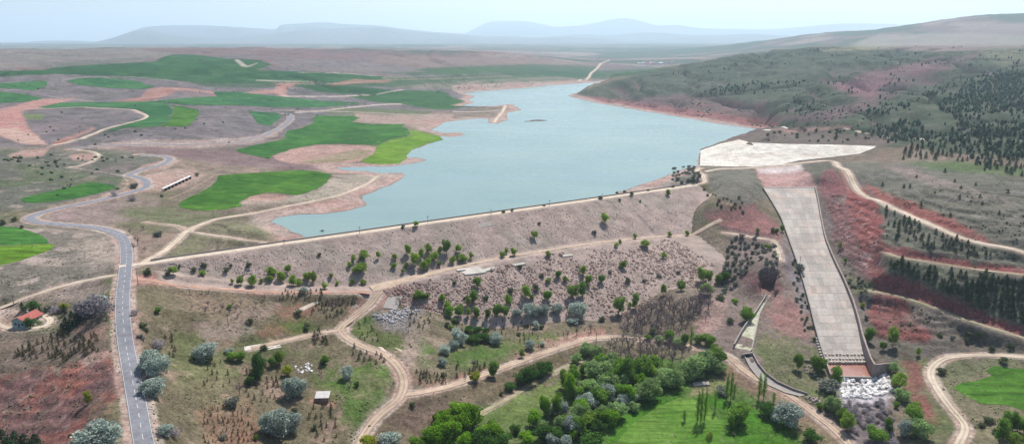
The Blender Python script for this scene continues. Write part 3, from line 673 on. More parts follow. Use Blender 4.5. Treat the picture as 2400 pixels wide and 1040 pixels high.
# lower right
paint([(2110,860),(2200,838),(2420,838),(2420,1060),(2240,1060),(2260,1000),(2185,900)], C(.155,.155,.075), C(.21,.18,.105), 6, 6, .95)
paint([(2100,835),(2180,840),(2190,900),(2250,990),(2240,1060),(2150,1060),(2130,960)], C(.10,.145,.04), C(.185,.16,.09), 6, 6, .9)
paint([(2120,840),(2150,850),(2190,940),(2200,985),(2150,960),(2120,890)], C(.27,.10,.08), C(.18,.09,.07), 5, 6, .9)
paint([(1955,940),(2060,930),(2095,960),(2100,1060),(1990,1060),(1980,1000)], C(.20,.16,.145), C(.31,.26,.235), 6, 7, .95)
paint([(1968,885),(2075,875),(2092,930),(2060,950),(1970,945)], C(.50,.46,.43), C(.36,.31,.28), 5, 5, .95)
paint([(2200,840),(2330,838),(2400,850),(2320,862),(2240,890),(2215,880)], C(.16,.155,.09), C(.11,.14,.055), 5, 5, .8)
# right hillside
HP = [(1330,226),(1400,200),(1600,150),(1750,120),(1870,112),(2100,106),(2700,100),(2700,400),(2100,345),(1760,335),(1745,312),(1772,302),(1600,276)]
paint(HP, HILLG, HILLG2, 5, 6)
dots(HP, C(.065,.085,.05), .05, .7, n1)
dots(HP, C(.125,.125,.085), .15, .6, n2)
CV = mixv(CV, mixv(C(.19,.105,.10), C(.11,.10,.085), .5 + n2 + n1), sstep((RAV - .25) / .5) * .75 * sstep((2300 - RR) / 500))
paint([(1420,240),(1560,225),(1700,230),(1760,245),(1800,235),(1790,265),(1850,275),(1800,300),(1770,302),(1600,276),(1400,242)], C(.20,.105,.098), C(.115,.10,.08), 8, 8, .9)
paint([(1330,224),(1400,228),(1600,255),(1720,272),(1800,280),(1830,296),(1772,303),(1600,277),(1400,243)], C(.31,.14,.115), C(.18,.09,.082), 4, 5, .95)
paint([(1830,275),(1930,262),(2000,240),(2100,180),(2180,150),(2300,120),(2290,135),(2210,165),(2120,215),(2040,258),(1960,280),(1870,290)], C(.20,.105,.11), C(.13,.11,.09), 7, 8, .8)
paint([(1930,195),(2030,185),(2070,205),(2040,235),(1970,215)], C(.27,.13,.125), C(.18,.11,.11), 8, 8, .8)
paint([(1960,195),(2050,165),(2160,145),(2210,130),(2180,160),(2080,200),(2000,225)], C(.25,.115,.12), C(.17,.11,.11), 6, 8, .7)
paint([(2000,110),(2110,106),(2420,106),(2420,112),(2200,122),(2050,116)], C(.22,.155,.135), C(.26,.22,.18), 2, 2, .9)
paint([(1910,118),(2000,108),(2030,100),(2120,108),(2080,114),(2010,120),(1940,122)], C(.21,.225,.11), C(.25,.22,.16), 2, 2, .9)
paint([(1990,105),(2060,82),(2420,72),(2420,106),(2110,108)], C(.25,.225,.17), C(.30,.26,.20), 3, 3, .85)
paint([(2150,75),(2280,78),(2400,85),(2420,82),(2420,72),(2200,70)], C(.20,.15,.135), None, 3, 3, .7)
paint([(1740,318),(1790,305),(1900,308),(2060,318),(2110,335),(2055,345),(1900,338),(1760,336)], C(.17,.125,.105), C(.135,.12,.085), 4, 4, .95)
paint([(2050,365),(2140,335),(2160,350),(2110,380),(2060,385)], C(.28,.17,.14), C(.14,.13,.08), 5, 5, .8)
paint([(1800,304),(1990,293),(2000,300),(1850,312)], PINK, C(.30,.17,.14), 3, 3, .8)
paint([(2290,115),(2420,108),(2420,160),(2330,150)], C(.22,.21,.13), C(.14,.15,.085), 5, 5, .7)
paint([(1560,172),(1650,150),(1900,110),(1930,116),(1800,130),(1650,168)], C(.07,.085,.05), HILLG, 3, 4, .9)
dots([(0,890),(200,830),(290,860),(230,1000),(0,1040)], C(.15,.10,.09), -.05, .6, n5)
dots([(0,890),(200,830),(290,860),(230,1000),(0,1040)], C(.40,.27,.21), .28, .5, n4)
def pline(pts, wpx, c, alpha=.8):
    global CV
    P = catmull([np.array(q, float) for q in pts], 6)
    m = (PXg > P[:, 0].min() - 4) & (PXg < P[:, 0].max() + 4) & (PYg > P[:, 1].min() - 4) & (PYg < P[:, 1].max() + 4) & (RR > 600)
    d, _ = line_dist(PXg[m], PYg[m] + .6 * n5[m], P)
    k = sstep((wpx - d) / 1.0 + .4 * n2[m])[:, None] * alpha
    CV[m] = CV[m] * (1 - k) + c * k
for q, w_, c_ in (([(330,240),(400,233),(512,227)], 1.2, PALE), ([(640,195),(740,197),(840,193),(900,188),(1050,184),(1200,178)], 1.0, PINK), ([(560,228),(640,226),(700,226),(790,226),(870,222),(920,214),(942,211)], 1.6, PALE), ([(690,264),(760,259),(830,251),(900,245),(940,244)], 2.0, PALE), ([(640,258),(720,260),(820,262),(940,268),(1050,272),(1120,276)], 1.4, SHORE),
 ([(0,208),(60,212),(130,228),(220,238)], 2.0, C(.26,.22,.185)), ([(110,208),(130,196),(170,184),(240,180),(330,182),(430,194),(500,212)], 1.4, C(.25,.22,.19)), ([(0,150),(100,146),(200,138),(330,134)], 1.0, C(.26,.22,.19)), ([(700,170),(800,172),(880,178)], .9, PALE), ([(1060,262),(1120,262),(1180,258)], 1.4, PALE),
 ([(790,296),(800,302),(840,306),(960,318)], 1.0, C(.20,.22,.10)), ([(785,337),(800,330),(812,318),(770,316)], 1.0, C(.22,.23,.12)), ([(160,392),(230,402),(290,412)], 1.2, PALE), ([(290,416),(300,428),(285,445),(240,458)], 1.2, PALE), ([(0,385),(60,378),(110,368)], 1.0, C(.10,.10,.08)), ([(130,395),(170,410),(150,425)], 1.0, C(.25,.22,.16)), ([(385,470),(430,452),(480,425),(500,412)], 1.4, PINK), ([(400,480),(450,455),(490,432)], 1.0, C(.20,.17,.12))):
    pline(q, w_, c_)
# soils beside the water line
k = sstep((26 - out) / 14) * (out > -4) * near
k *= sstep((PXg - 560) / 60) * np.where((PXg > 1640) & (PYg > 300), 0, 1)
CV = mixv(CV, mixv(SHORE, PINK, .5 + n1 + n2 * .4), k * .92)
CV = mixv(CV, C(.16,.14,.11), sstep((2.2 - np.abs(out - 0.5)) / 2) * .5 * near * (Dg < -5))
# verges
for key, (P, w) in ROADS.items():
    mg = 14
    m = (GX > P[:, 0].min() - mg) & (GX < P[:, 0].max() + mg) & (GY > P[:, 1].min() - mg) & (GY < P[:, 1].max() + mg)
    d, _ = line_dist(GX[m] + .8 * n2[m], GY[m] + .8 * n1[m], P)
    ve = 2.2 if key.startswith('asphalt') else 1.2
    if key in ('meadow', 'low_bench', 'bench_track'): ve = .3
    k = sstep((w / 2 + ve + 1.0 - d) / 1.6)[:, None] * .85
    c = mixv(PALE, PINK, .4 + n2[m])
    CV[m] = CV[m] * (1 - k) + c * k

# ------------------------------------------------------------------ mesh helpers
def link(o, parent=None):
    COL.objects.link(o)
    if parent is not None: o.parent = parent
    return o
def tag(o, label=None, cat=None, group=None, kind=None):
    if label: o['label'] = label
    if cat: o['category'] = cat
    if group: o['group'] = group
    if kind: o['kind'] = kind
    return o
def mesh_np(name, V, Fq, mat, smooth=False):
    V = np.asarray(V, np.float32); Fq = np.asarray(Fq, np.int32)
    me = bpy.data.meshes.new(name)
    k = Fq.shape[1]
    me.vertices.add(len(V)); me.vertices.foreach_set('co', V.ravel())
    me.loops.add(Fq.size); me.loops.foreach_set('vertex_index', Fq.ravel())
    me.polygons.add(len(Fq)); me.polygons.foreach_set('loop_start', np.arange(0, Fq.size, k, dtype=np.int32))
    me.polygons.foreach_set('loop_total', np.full(len(Fq), k, np.int32))
    if smooth: me.polygons.foreach_set('use_smooth', np.ones(len(Fq), bool))
    me.update(calc_edges=True); me.validate()
    if mat: me.materials.append(mat)
    return me
def mesh_py(name, V, Fc, mat, smooth=False):
    me = bpy.data.meshes.new(name)
    me.from_pydata([tuple(map(float, v)) for v in V], [], [tuple(f) for f in Fc]); me.update()
    if smooth:
        for p in me.polygons: p.use_smooth = True
    if mat: me.materials.append(mat)
    return me
def ob(name, me, parent=None, loc=None):
    o = bpy.data.objects.new(name, me)
    if loc is not None: o.location = loc
    return link(o, parent)
def empty(name, loc=(0, 0, 0), rz=0):
    o = bpy.data.objects.new(name, None); o.empty_display_size = .2
    o.location = loc; o.rotation_euler = (0, 0, rz)
    return link(o)
class MB:
    def __init__(s): s.v = []; s.f = []
    def add(s, V, Fc):
        b = len(s.v); s.v += [tuple(map(float, q)) for q in V]; s.f += [tuple(b + i for i in f) for f in Fc]
    def box(s, x0, x1, y0, y1, z0, z1):
        s.hexa([(x0, y0, z0), (x1, y0, z0), (x1, y1, z0), (x0, y1, z0)], [(x0, y0, z1), (x1, y0, z1), (x1, y1, z1), (x0, y1, z1)])
    def hexa(s, lo, hi):
        s.add(list(lo) + list(hi), [(3, 2, 1, 0), (4, 5, 6, 7), (0, 1, 5, 4), (1, 2, 6, 5), (2, 3, 7, 6), (3, 0, 4, 7)])
    def tube(s, p0, p1, r0, r1, k=5):
        p0 = Vector(p0); p1 = Vector(p1); d = (p1 - p0).normalized()
        a = d.orthogonal().normalized(); b = d.cross(a)
        V = [p0 + (a * math.cos(2 * math.pi * i / k) + b * math.sin(2 * math.pi * i / k)) * r0 for i in range(k)]
        V += [p1 + (a * math.cos(2 * math.pi * i / k) + b * math.sin(2 * math.pi * i / k)) * r1 for i in range(k)]
        s.add(V, [(i, (i + 1) % k, k + (i + 1) % k, k + i) for i in range(k)] + [tuple(range(k, 2 * k)), tuple(range(k - 1, -1, -1))])
    def build(s, name, mat, parent=None, loc=None, smooth=False):
        return ob(name, mesh_py(name, s.v, s.f, mat, smooth), parent, loc)

# ------------------------------------------------------------------ materials
def mat_base(name):
    m = bpy.data.materials.new(name); m.use_nodes = True
    nt = m.node_tree; bs = nt.nodes['Principled BSDF']
    bs.inputs['Specular IOR Level'].default_value = 0.15
    bs.inputs['Roughness'].default_value = .9
    return m, nt, bs
def nd(nt, t, **kw):
    x = nt.nodes.new(t)
    for k, v in kw.items():
        if k in x.bl_rna.properties: setattr(x, k, v)
        else: x.inputs[k].default_value = v
    return x
def noise_val(nt, scale, detail=4, rough=.6, vec=None):
    t = nd(nt, 'ShaderNodeTexNoise'); t.inputs['Scale'].default_value = scale; t.inputs['Detail'].default_value = detail; t.inputs['Roughness'].default_value = rough
    if vec is not None: nt.links.new(vec, t.inputs['Vector'])
    return t.outputs['Fac']
def maprange(nt, val, a, b, c, d):
    r = nd(nt, 'ShaderNodeMapRange'); nt.links.new(val, r.inputs[0])
    for i, q in enumerate((a, b, c, d)): r.inputs[i + 1].default_value = q
    return r.outputs[0]
def mul(nt, c, v):
    x = nd(nt, 'ShaderNodeMix', data_type='RGBA', blend_type='MULTIPLY'); x.inputs[0].default_value = 1
    nt.links.new(c, x.inputs[6]); nt.links.new(v, x.inputs[7]); return x.outputs[2]
def mixc(nt, fac, c1, c2):
    x = nd(nt, 'ShaderNodeMix', data_type='RGBA')
    nt.links.new(fac, x.inputs[0])
    for c, i in ((c1, 6), (c2, 7)):
        if hasattr(c, 'is_linked'): nt.links.new(c, x.inputs[i])
        else: x.inputs[i].default_value = (*c, 1)
    return x.outputs[2]
def geo_pos(nt): return nd(nt, 'ShaderNodeNewGeometry').outputs['Position']
def bump(nt, bs, h, strength, dist):
    b = nd(nt, 'ShaderNodeBump'); b.inputs['Strength'].default_value = strength; b.inputs['Distance'].default_value = dist
    nt.links.new(h, b.inputs['Height']); nt.links.new(b.outputs[0], bs.inputs['Normal'])
def ground_mat():
    m, nt, bs = mat_base('ground')
    at = nd(nt, 'ShaderNodeVertexColor', layer_name='Col')
    pos = geo_pos(nt)
    a = noise_val(nt, .55, 6, .75, pos); b = noise_val(nt, .13, 5, .65, pos); c = noise_val(nt, .03, 4, .6, pos); f = noise_val(nt, 1.3, 3, .7, pos)
    col = mul(nt, at.outputs[0], maprange(nt, a, .32, .68, .50, 1.50))
    col = mul(nt, col, maprange(nt, b, .3, .7, .72, 1.28))
    col = mul(nt, col, maprange(nt, c, .3, .7, .85, 1.15))
    st = nd(nt, 'ShaderNodeMapRange'); nt.links.new(f, st.inputs[0]); st.inputs[1].default_value = .63; st.inputs[2].default_value = .70; st.inputs[4].default_value = .55
    col = mixc(nt, st.outputs[0], col, (.42, .34, .28))                    # scattered stones
    hb = noise_val(nt, .9, 3, .7, pos)
    hm_ = nd(nt, 'ShaderNodeMapRange'); nt.links.new(hb, hm_.inputs[0]); hm_.inputs[1].default_value = .62; hm_.inputs[2].default_value = .70; hm_.inputs[4].default_value = .5
    col = mixc(nt, hm_.outputs[0], col, (.075, .085, .04))                 # low herbs
    nt.links.new(col, bs.inputs['Base Color'])
    bump(nt, bs, a, 1.0, .7)
    bs.inputs['Roughness'].default_value = 1; bs.inputs['Specular IOR Level'].default_value = 0.03
    return m
def simple(name, c1, c2, scale=1.0, rough=.9, bumpd=0.0, rnd=0.0, spec=.15, detail=5, lo=.35, hi=.65):
    m, nt, bs = mat_base(name)
    pos = geo_pos(nt)
    f = noise_val(nt, scale, detail, .65, pos)
    col = mixc(nt, maprange(nt, f, lo, hi, 0, 1), c1, c2)
    if rnd:
        oi = nd(nt, 'ShaderNodeObjectInfo')
        col = mul(nt, col, maprange(nt, oi.outputs['Random'], 0, 1, 1 - rnd, 1 + rnd))
    nt.links.new(col, bs.inputs['Base Color'])
    bs.inputs['Roughness'].default_value = rough; bs.inputs['Specular IOR Level'].default_value = spec
    if bumpd: bump(nt, bs, f, .7, bumpd)
    return m
def track_mat(name, c1, c2, c3):
    m, nt, bs = mat_base(name); pos = geo_pos(nt)
    at = nd(nt, 'ShaderNodeVertexColor', layer_name='Rut'); f = noise_val(nt, .3, 6, .7, pos); g = noise_val(nt, .05, 4, .6, pos)
    col = mixc(nt, maprange(nt, f, .3, .7, 0, 1), c1, c2)
    sp = nd(nt, 'ShaderNodeSeparateColor'); nt.links.new(at.outputs[0], sp.inputs[0])
    col = mixc(nt, maprange(nt, sp.outputs[0], .1, .8, 0, 1), c3, col)
    col = mul(nt, col, maprange(nt, g, .3, .7, .82, 1.18))
    nt.links.new(col, bs.inputs['Base Color']); bs.inputs['Roughness'].default_value = 1
    return m
def crop(name, c1, c2, ang, sc=1.0):
    m, nt, bs = mat_base(name); pos = geo_pos(nt)
    big = noise_val(nt, .018 / sc, 5, .6, pos); mid = noise_val(nt, .12 / sc, 5, .7, pos); fine = noise_val(nt, .8, 4, .7, pos)
    mp = nd(nt, 'ShaderNodeMapping'); mp.inputs['Rotation'].default_value = (0, 0, ang); nt.links.new(pos, mp.inputs['Vector'])
    mp.inputs['Scale'].default_value = (.028 / sc, .30 / sc, 1)
    rows = noise_val(nt, 1.0, 3, .6, mp.outputs[0])
    col = mixc(nt, maprange(nt, big, .38, .62, 0, 1), c1, c2)
    col = mul(nt, col, maprange(nt, rows, .3, .7, .62, 1.42)); col = mul(nt, col, maprange(nt, mid, .3, .7, .8, 1.22)); col = mul(nt, col, maprange(nt, fine, .3, .7, .82, 1.18))
    thin = nd(nt, 'ShaderNodeMapRange'); nt.links.new(mid, thin.inputs[0]); thin.inputs[1].default_value = .60; thin.inputs[2].default_value = .78
    col = mixc(nt, thin.outputs[0], col, (.16, .17, .08))
    nt.links.new(col, bs.inputs['Base Color']); bs.inputs['Roughness'].default_value = 1; bs.inputs['Specular IOR Level'].default_value = .05
    bump(nt, bs, fine, .5, .2)
    return m
def leaf_mat(name, c1, c2, trans=.35, rnd=.22):
    m = bpy.data.materials.new(name); m.use_nodes = True
    nt = m.node_tree; nt.nodes.clear()
    o = nd(nt, 'ShaderNodeOutputMaterial')
    at = nd(nt, 'ShaderNodeVertexColor', layer_name='Tint')
    oi = nd(nt, 'ShaderNodeObjectInfo')
    s = nd(nt, 'ShaderNodeSeparateColor'); nt.links.new(at.outputs[0], s.inputs[0])
    col = mixc(nt, s.outputs[0], c1, c2)
    col = mul(nt, col, maprange(nt, oi.outputs['Random'], 0, 1, 1 - rnd, 1 + rnd))
    df = nd(nt, 'ShaderNodeBsdfDiffuse'); tr = nd(nt, 'ShaderNodeBsdfTranslucent'); mx = nd(nt, 'ShaderNodeMixShader')
    mx.inputs[0].default_value = trans
    nt.links.new(col, df.inputs[0]); nt.links.new(col, tr.inputs[0])
    nt.links.new(df.outputs[0], mx.inputs[1]); nt.links.new(tr.outputs[0], mx.inputs[2]); nt.links.new(mx.outputs[0], o.inputs[0])
    return m
M = {}
M['ground'] = ground_mat()
M['asphalt'] = simple('asphalt', (.135,.135,.15), (.195,.195,.21), .35, .85, .0)
M['paint'] = simple('road_paint', (.36,.36,.36), (.52,.52,.51), 2.0)
M['dirt'] = simple('dirt_road', (.29,.215,.16), (.42,.325,.245), .25, 1, .03)
M['dirt_pale'] = simple('pale_dirt_road', (.36,.295,.225), (.50,.42,.33), .25, 1, .03)
M['dirt_red'] = simple('red_dirt_road', (.27,.165,.12), (.37,.25,.185), .25, 1, .03)
M['track_green'] = simple('grassy_track', (.13,.13,.065), (.29,.25,.17), .5, 1, .03)
M['dirt_track'] = track_mat('dirt_track', (.29,.215,.16), (.42,.325,.245), (.21,.15,.105)); M['dirt_pale_track'] = track_mat('pale_track', (.36,.295,.225), (.50,.42,.33), (.24,.19,.135)); M['dirt_red_track'] = track_mat('red_track', (.29,.175,.125), (.40,.27,.20), (.24,.115,.085)); M['track_green_track'] = track_mat('grass_track', (.22,.19,.11), (.34,.29,.20), (.10,.11,.05))
M['field'] = crop('wheat', (.018,.070,.013), (.038,.112,.02), .5)
M['field_lime'] = crop('young_wheat', (.062,.13,.010), (.10,.175,.018), 1.0)
M['field_mid'] = crop('mid_wheat', (.024,.078,.009), (.05,.118,.015), .35)
M['field_far'] = crop('far_wheat', (.016,.070,.024), (.036,.108,.034), .2, 2.5)
M['meadow'] = crop('meadow_grass', (.05,.115,.014), (.082,.15,.026), -.75, .5)
def stone_mat(name, c1, c2, sc, tint, bumpd):
    m, nt, bs = mat_base(name); pos = geo_pos(nt)
    f = noise_val(nt, sc, 6, .7, pos); g = noise_val(nt, .035, 5, .65, pos); h = noise_val(nt, .11, 4, .6, pos)
    col = mixc(nt, maprange(nt, f, .3, .7, 0, 1), c1, c2)
    col = mixc(nt, maprange(nt, g, .48, .66, 0, .6), col, tint)
    col = mul(nt, col, maprange(nt, h, .3, .7, .74, 1.26))
    nt.links.new(col, bs.inputs['Base Color']); bs.inputs['Roughness'].default_value = 1
    if bumpd: bump(nt, bs, f, .8, bumpd)
    return m
M['dam'] = stone_mat('dam_rubble', (.20,.148,.128), (.37,.288,.248), .9, (.24,.21,.175), .5)
M['rock'] = stone_mat('riprap_rock', (.15,.098,.083), (.37,.275,.235), .8, (.22,.115,.095), 0)
M['rock_pale'] = simple('pale_rubble', (.22,.18,.16), (.36,.30,.265), .3, .95, .0)
M['rock_white'] = simple('white_riprap', (.48,.46,.44), (.74,.71,.68), .6, .9, .0, .15)
M['rock_grey'] = simple('grey_rubble', (.26,.245,.25), (.46,.44,.44), .6, .9, .0, .2)
M['concrete'] = simple('chute_concrete', (.20,.18,.162), (.31,.285,.26), .55, .9, .02, .13, .15, 6, .25, .75)
def chute_mat():
    m, nt, bs = mat_base('chute_slab_concrete'); pos = geo_pos(nt); oi = nd(nt, 'ShaderNodeObjectInfo')
    f = noise_val(nt, .7, 6, .7, pos); g = noise_val(nt, .07, 5, .65, pos)
    col = mixc(nt, maprange(nt, f, .25, .75, 0, 1), (.235,.21,.186), (.39,.35,.312))
    col = mixc(nt, maprange(nt, g, .50, .72, 0, .65), col, (.45,.31,.25))
    h = noise_val(nt, .045, 4, .6, pos); col = mul(nt, col, maprange(nt, h, .3, .7, .82, 1.15))
    col = mul(nt, col, maprange(nt, oi.outputs['Random'], 0, 1, .87, 1.13))
    nt.links.new(col, bs.inputs['Base Color']); bump(nt, bs, f, .4, .05)
    return m
M['chute'] = chute_mat()
M['lining'] = stone_mat('lining_concrete', (.38,.345,.30), (.58,.545,.485), .5, (.34,.275,.225), .02)
M['concrete_white'] = simple('white_concrete', (.37,.335,.285), (.58,.54,.475), .16, .85, .02, .07, .15, 6, .25, .75)
M['joint'] = simple('concrete_joint', (.17,.15,.135), (.28,.25,.22), .5)
M['wall_con'] = simple('wall_concrete', (.19,.155,.142), (.29,.24,.22), .3, .9, .02)
M['wood'] = simple('pole_wood', (.10,.075,.06), (.16,.125,.10), 2)
M['bark'] = simple('bark', (.07,.052,.04), (.13,.10,.08), 3)
M['twig'] = simple('bare_twigs', (.16,.118,.12), (.24,.185,.185), 1, .95, 0, .2)
M['red_water'] = simple('silty_water', (.22,.085,.058), (.31,.16,.115), .12, .25, 0, 0, .5)
def water_mat():
    m, nt, bs = mat_base('reservoir_water')
    pos = geo_pos(nt)
    f = noise_val(nt, .006, 5, .6, pos)
    mp = nd(nt, 'ShaderNodeMapping'); mp.inputs['Rotation'].default_value = (0, 0, .5); mp.inputs['Scale'].default_value = (.004, .03, 1); nt.links.new(pos, mp.inputs['Vector'])
    streak = noise_val(nt, 1.0, 5, .65, mp.outputs[0])
    col = mixc(nt, maprange(nt, f, .35, .65, 0, 1), (.115,.185,.162), (.155,.222,.192))
    col = mul(nt, col, maprange(nt, streak, .35, .65, .94, 1.06))
    nt.links.new(col, bs.inputs['Base Color'])
    nt.links.new(maprange(nt, streak, .35, .65, .18, .32), bs.inputs['Roughness']); bs.inputs['Specular IOR Level'].default_value = .42
    w = noise_val(nt, .45, 4, .65, pos); bump(nt, bs, w, .16, .2)
    return m
M['water'] = water_mat()
M['poplar'] = leaf_mat('poplar_leaves', (.155,.265,.03), (.32,.44,.085), .5)
M['green'] = leaf_mat('green_leaves', (.095,.20,.024), (.20,.325,.055), .47)
M['lush'] = leaf_mat('lush_leaves', (.11,.25,.012), (.21,.37,.03), .45)
M['walnut'] = leaf_mat('dark_leaves', (.03,.085,.015), (.075,.155,.03), .3)
M['silver'] = leaf_mat('silver_leaves', (.24,.30,.255), (.40,.455,.385), .3)
M['willow'] = leaf_mat('willow_leaves', (.15,.245,.085), (.31,.43,.17), .36)
M['yellow'] = leaf_mat('yellow_leaves', (.22,.28,.02), (.36,.38,.04))
M['pine'] = leaf_mat('pine_needles', (.022,.048,.026), (.05,.088,.042), .15)
M['far_pine'] = leaf_mat('far_pine_needles', (.036,.062,.040), (.07,.10,.06), .15)
M['far_scrub'] = leaf_mat('far_scrub_leaves', (.07,.095,.055), (.125,.145,.08), .2)
M['sapling'] = leaf_mat('sapling_needles', (.055,.058,.027), (.115,.105,.048), .2)
M['shrub'] = leaf_mat('shrub_leaves', (.055,.08,.035), (.12,.14,.065), .2)
M['greyshrub'] = leaf_mat('grey_shrub_leaves', (.115,.13,.105), (.20,.21,.175), .2)
M['purple'] = leaf_mat('purple_shrub_twigs', (.20,.175,.195), (.34,.31,.325), .25)

# ------------------------------------------------------------------ crop field outlines
FIELDS = [
 ('field', 'field_mid', 'large bright green crop field on the near lake shore', [(416,478),(440,465),(471,451),(492,438),(505,427),(512,411),(560,407),(640,402),(707,399),(745,402),(783,409),(765,427),(740,444),(716,453),(693,458),(660,453),(626,451),(586,461),(562,472),(569,483),(538,490),(485,494),(445,492),(424,486)]),
 ('field', 'field', 'dark green crop field on the headland behind the bare knoll', [(553,350),(622,335),(665,327),(675,307),(710,300),(732,290),(732,277),(745,271),(827,272),(846,277),(822,286),(872,291),(950,291),(942,297),(958,302),(962,318),(915,327),(885,340),(860,340),(785,337),(735,340),(680,350),(640,365),(630,373),(590,364),(560,357)]),
 ('field', 'field_lime', 'light lime green crop field at the headland water edge', [(960,303),(990,310),(1030,319),(1039,328),(1002,337),(965,351),(951,364),(955,370),(937,383),(900,385),(870,384),(845,377),(877,360),(882,342),(915,328),(963,319)]),
 ('field', 'field', 'small dark green field left of the winding asphalt road', [(48,467),(90,455),(150,441),(210,428),(240,430),(265,434),(272,440),(230,452),(180,464),(120,472),(80,476),(58,473)]),
 ('field', 'field', 'dark green field at the left edge, upper of two', [(-60,526),(0,530),(40,532),(70,540),(98,551),(112,562),(116,571),(60,573),(0,575),(-60,575)]),
 ('field', 'field_lime', 'lime green field at the left edge, lower of two', [(-60,577),(0,576),(60,574),(118,572),(131,573),(118,585),(90,596),(50,610),(0,622),(-60,634)]),
 ('field', 'field_far', 'dark green field bordered by the knee shaped track', [(95,251),(140,241),(225,240),(300,239),(352,237),(400,245),(405,262),(395,285),(370,297),(300,299),(270,306),(240,312),(290,294),(330,282),(352,273),(335,262),(310,256),(270,253),(200,251),(110,254)]),
 ('field', 'field_mid', 'lighter green field right of the knee shaped track', [(402,246),(440,252),(468,258),(467,270),(455,285),(440,296),(400,297),(374,297),(396,285),(407,262)]),
 ('field', 'field_far', 'long green strip field above the fallow hill', [(362,237),(420,231),(510,226),(503,220),(505,215),(560,216),(620,223),(700,231),(760,237),(845,241),(835,246),(740,252),(640,252),(560,247),(470,247),(410,244)]),
 ('field', 'field_far', 'lens shaped green field on the far left rise', [(155,191),(180,184),(230,183),(280,186),(320,190),(365,204),(340,209),(290,208),(240,206),(190,200),(168,195)]),
 ('field', 'field_far', 'upper dark field at the far left edge', [(-60,197),(0,196),(60,192),(118,190),(100,205),(80,213),(30,208),(-60,206)]),
 ('field', 'field_far', 'lower dark field at the far left edge', [(-60,216),(0,215),(60,222),(105,231),(60,239),(0,242),(-60,243)]),
 ('field', 'field_far', 'dark green strip inside the far road bend', [(578,260),(600,262),(655,266),(660,273),(650,284),(632,295),(602,290),(598,280),(590,268)]),
 ('field', 'field_mid', 'green field inside the hooked road at lower right', [(2232,908),(2250,897),(2290,890),(2325,881),(2308,866),(2330,857),(2380,862),(2460,875),(2460,975),(2400,962),(2350,948),(2300,945),(2262,928)]),
 ('meadow', 'meadow', 'mown green meadow in front of the stream grove', [(1408,1075),(1445,1032),(1490,985),(1540,953),(1590,932),(1625,935),(1665,955),(1690,990),(1690,1075)]),
]
FW = []
for nm, mt, lb, poly in FIELDS:
    B = []
    for i in range(len(poly)):
        a_ = np.array(poly[i], float); b_ = np.array(poly[(i + 1) % len(poly)], float)
        kk = max(int(np.hypot(*(b_ - a_)) / 6), 1)
        for j in range(kk):
            B.append(pick(*(a_ + (b_ - a_) * j / kk))[:2])
    B = np.array(B); rj = np.hypot(B[:, 0], B[:, 1])[:, None] / 500
    B = B + rj * 1.3 * np.stack([fbm(B[:, 0] / 9, B[:, 1] / 9, 3, 401), fbm(B[:, 0] / 9, B[:, 1] / 9, 3, 402)], 1)
    FW.append(B)
# ------------------------------------------------------------------ ground sheet
DAMMASK &= dam_z(Sg, Dg) > GZ - .3
GZT = GZ - 1.0 * DAMMASK * (np.abs(Dg) < 130)          # the embankment stands over it
LINP = [(1640,389),(1700,391),(1770,391),(1835,386),(1872,377),(1950,369),(2015,361),(2050,347),(2054,343),(1990,341),(1920,339),(1835,338),(1762,335),(1732,328),(1690,337),(1642,353)]
q = poly_sd(PXg, PYg, LINP); GZT -= 2.5 * sstep((q - 1.5) / 2) * (RR < 1000)
for B in FW:
    m = (GX > B[:, 0].min()) & (GX < B[:, 0].max()) & (GY > B[:, 1].min()) & (GY < B[:, 1].max())
    q = poly_sd(GX[m], GY[m], B)
    GZT[m] -= np.where(q > 1.2 * np.clip(RR[m] / 400, 1, 6), np.clip(RR[m] / 900, .5, 2.5), 0)
V = np.stack([GX, GY, GZT], -1).reshape(-1, 3)
idx = np.arange(NU * NV).reshape(NV, NU)
Fq = np.stack([idx[:-1, :-1], idx[:-1, 1:], idx[1:, 1:], idx[1:, :-1]], -1).reshape(-1, 4)
gm = mesh_np('ground', V, Fq, M['ground'], True)
ca = gm.color_attributes.new('Col', 'FLOAT_COLOR', 'POINT')
ca.data.foreach_set('color', np.concatenate([np.clip(CV * np.array([.70, .70, .78]), 0, 1).reshape(-1, 3), np.ones((NU * NV, 1))], 1).astype(np.float32).ravel())
ground = ob('ground', gm); tag(ground, kind='structure', label='dry valley, bare hills and far blue mountains round the reservoir')

# ------------------------------------------------------------------ water
wx0, wy0 = LAKEW.min(0); wx1, wy1 = LAKEW.max(0)
wpoly = LAKEW.copy(); c0 = wpoly.mean(0)
nw = 170
gx = np.linspace(wx0 - 60, wx1 + 60, nw); gy = np.linspace(wy0 - 20, wy1 + 60, nw)
WX, WY = np.meshgrid(gx, gy)
wi = np.arange(nw * nw).reshape(nw, nw)
wf = np.stack([wi[:-1, :-1], wi[:-1, 1:], wi[1:, 1:], wi[1:, :-1]], -1).reshape(-1, 4)
ccx = WX.ravel()[wf].mean(1); ccy = WY.ravel()[wf].mean(1)
keep = poly_sd(ccx, ccy, LAKEW) > -16
_s, _d = sd_of(ccx, ccy); keep &= _d < -8
wm = mesh_np('water', np.stack([WX.ravel(), WY.ravel(), np.full(nw * nw, WATER_Z)], 1), wf[keep], M['water'])
water = ob('water', wm); tag(water, kind='structure', label='pale turquoise reservoir held by the dam')

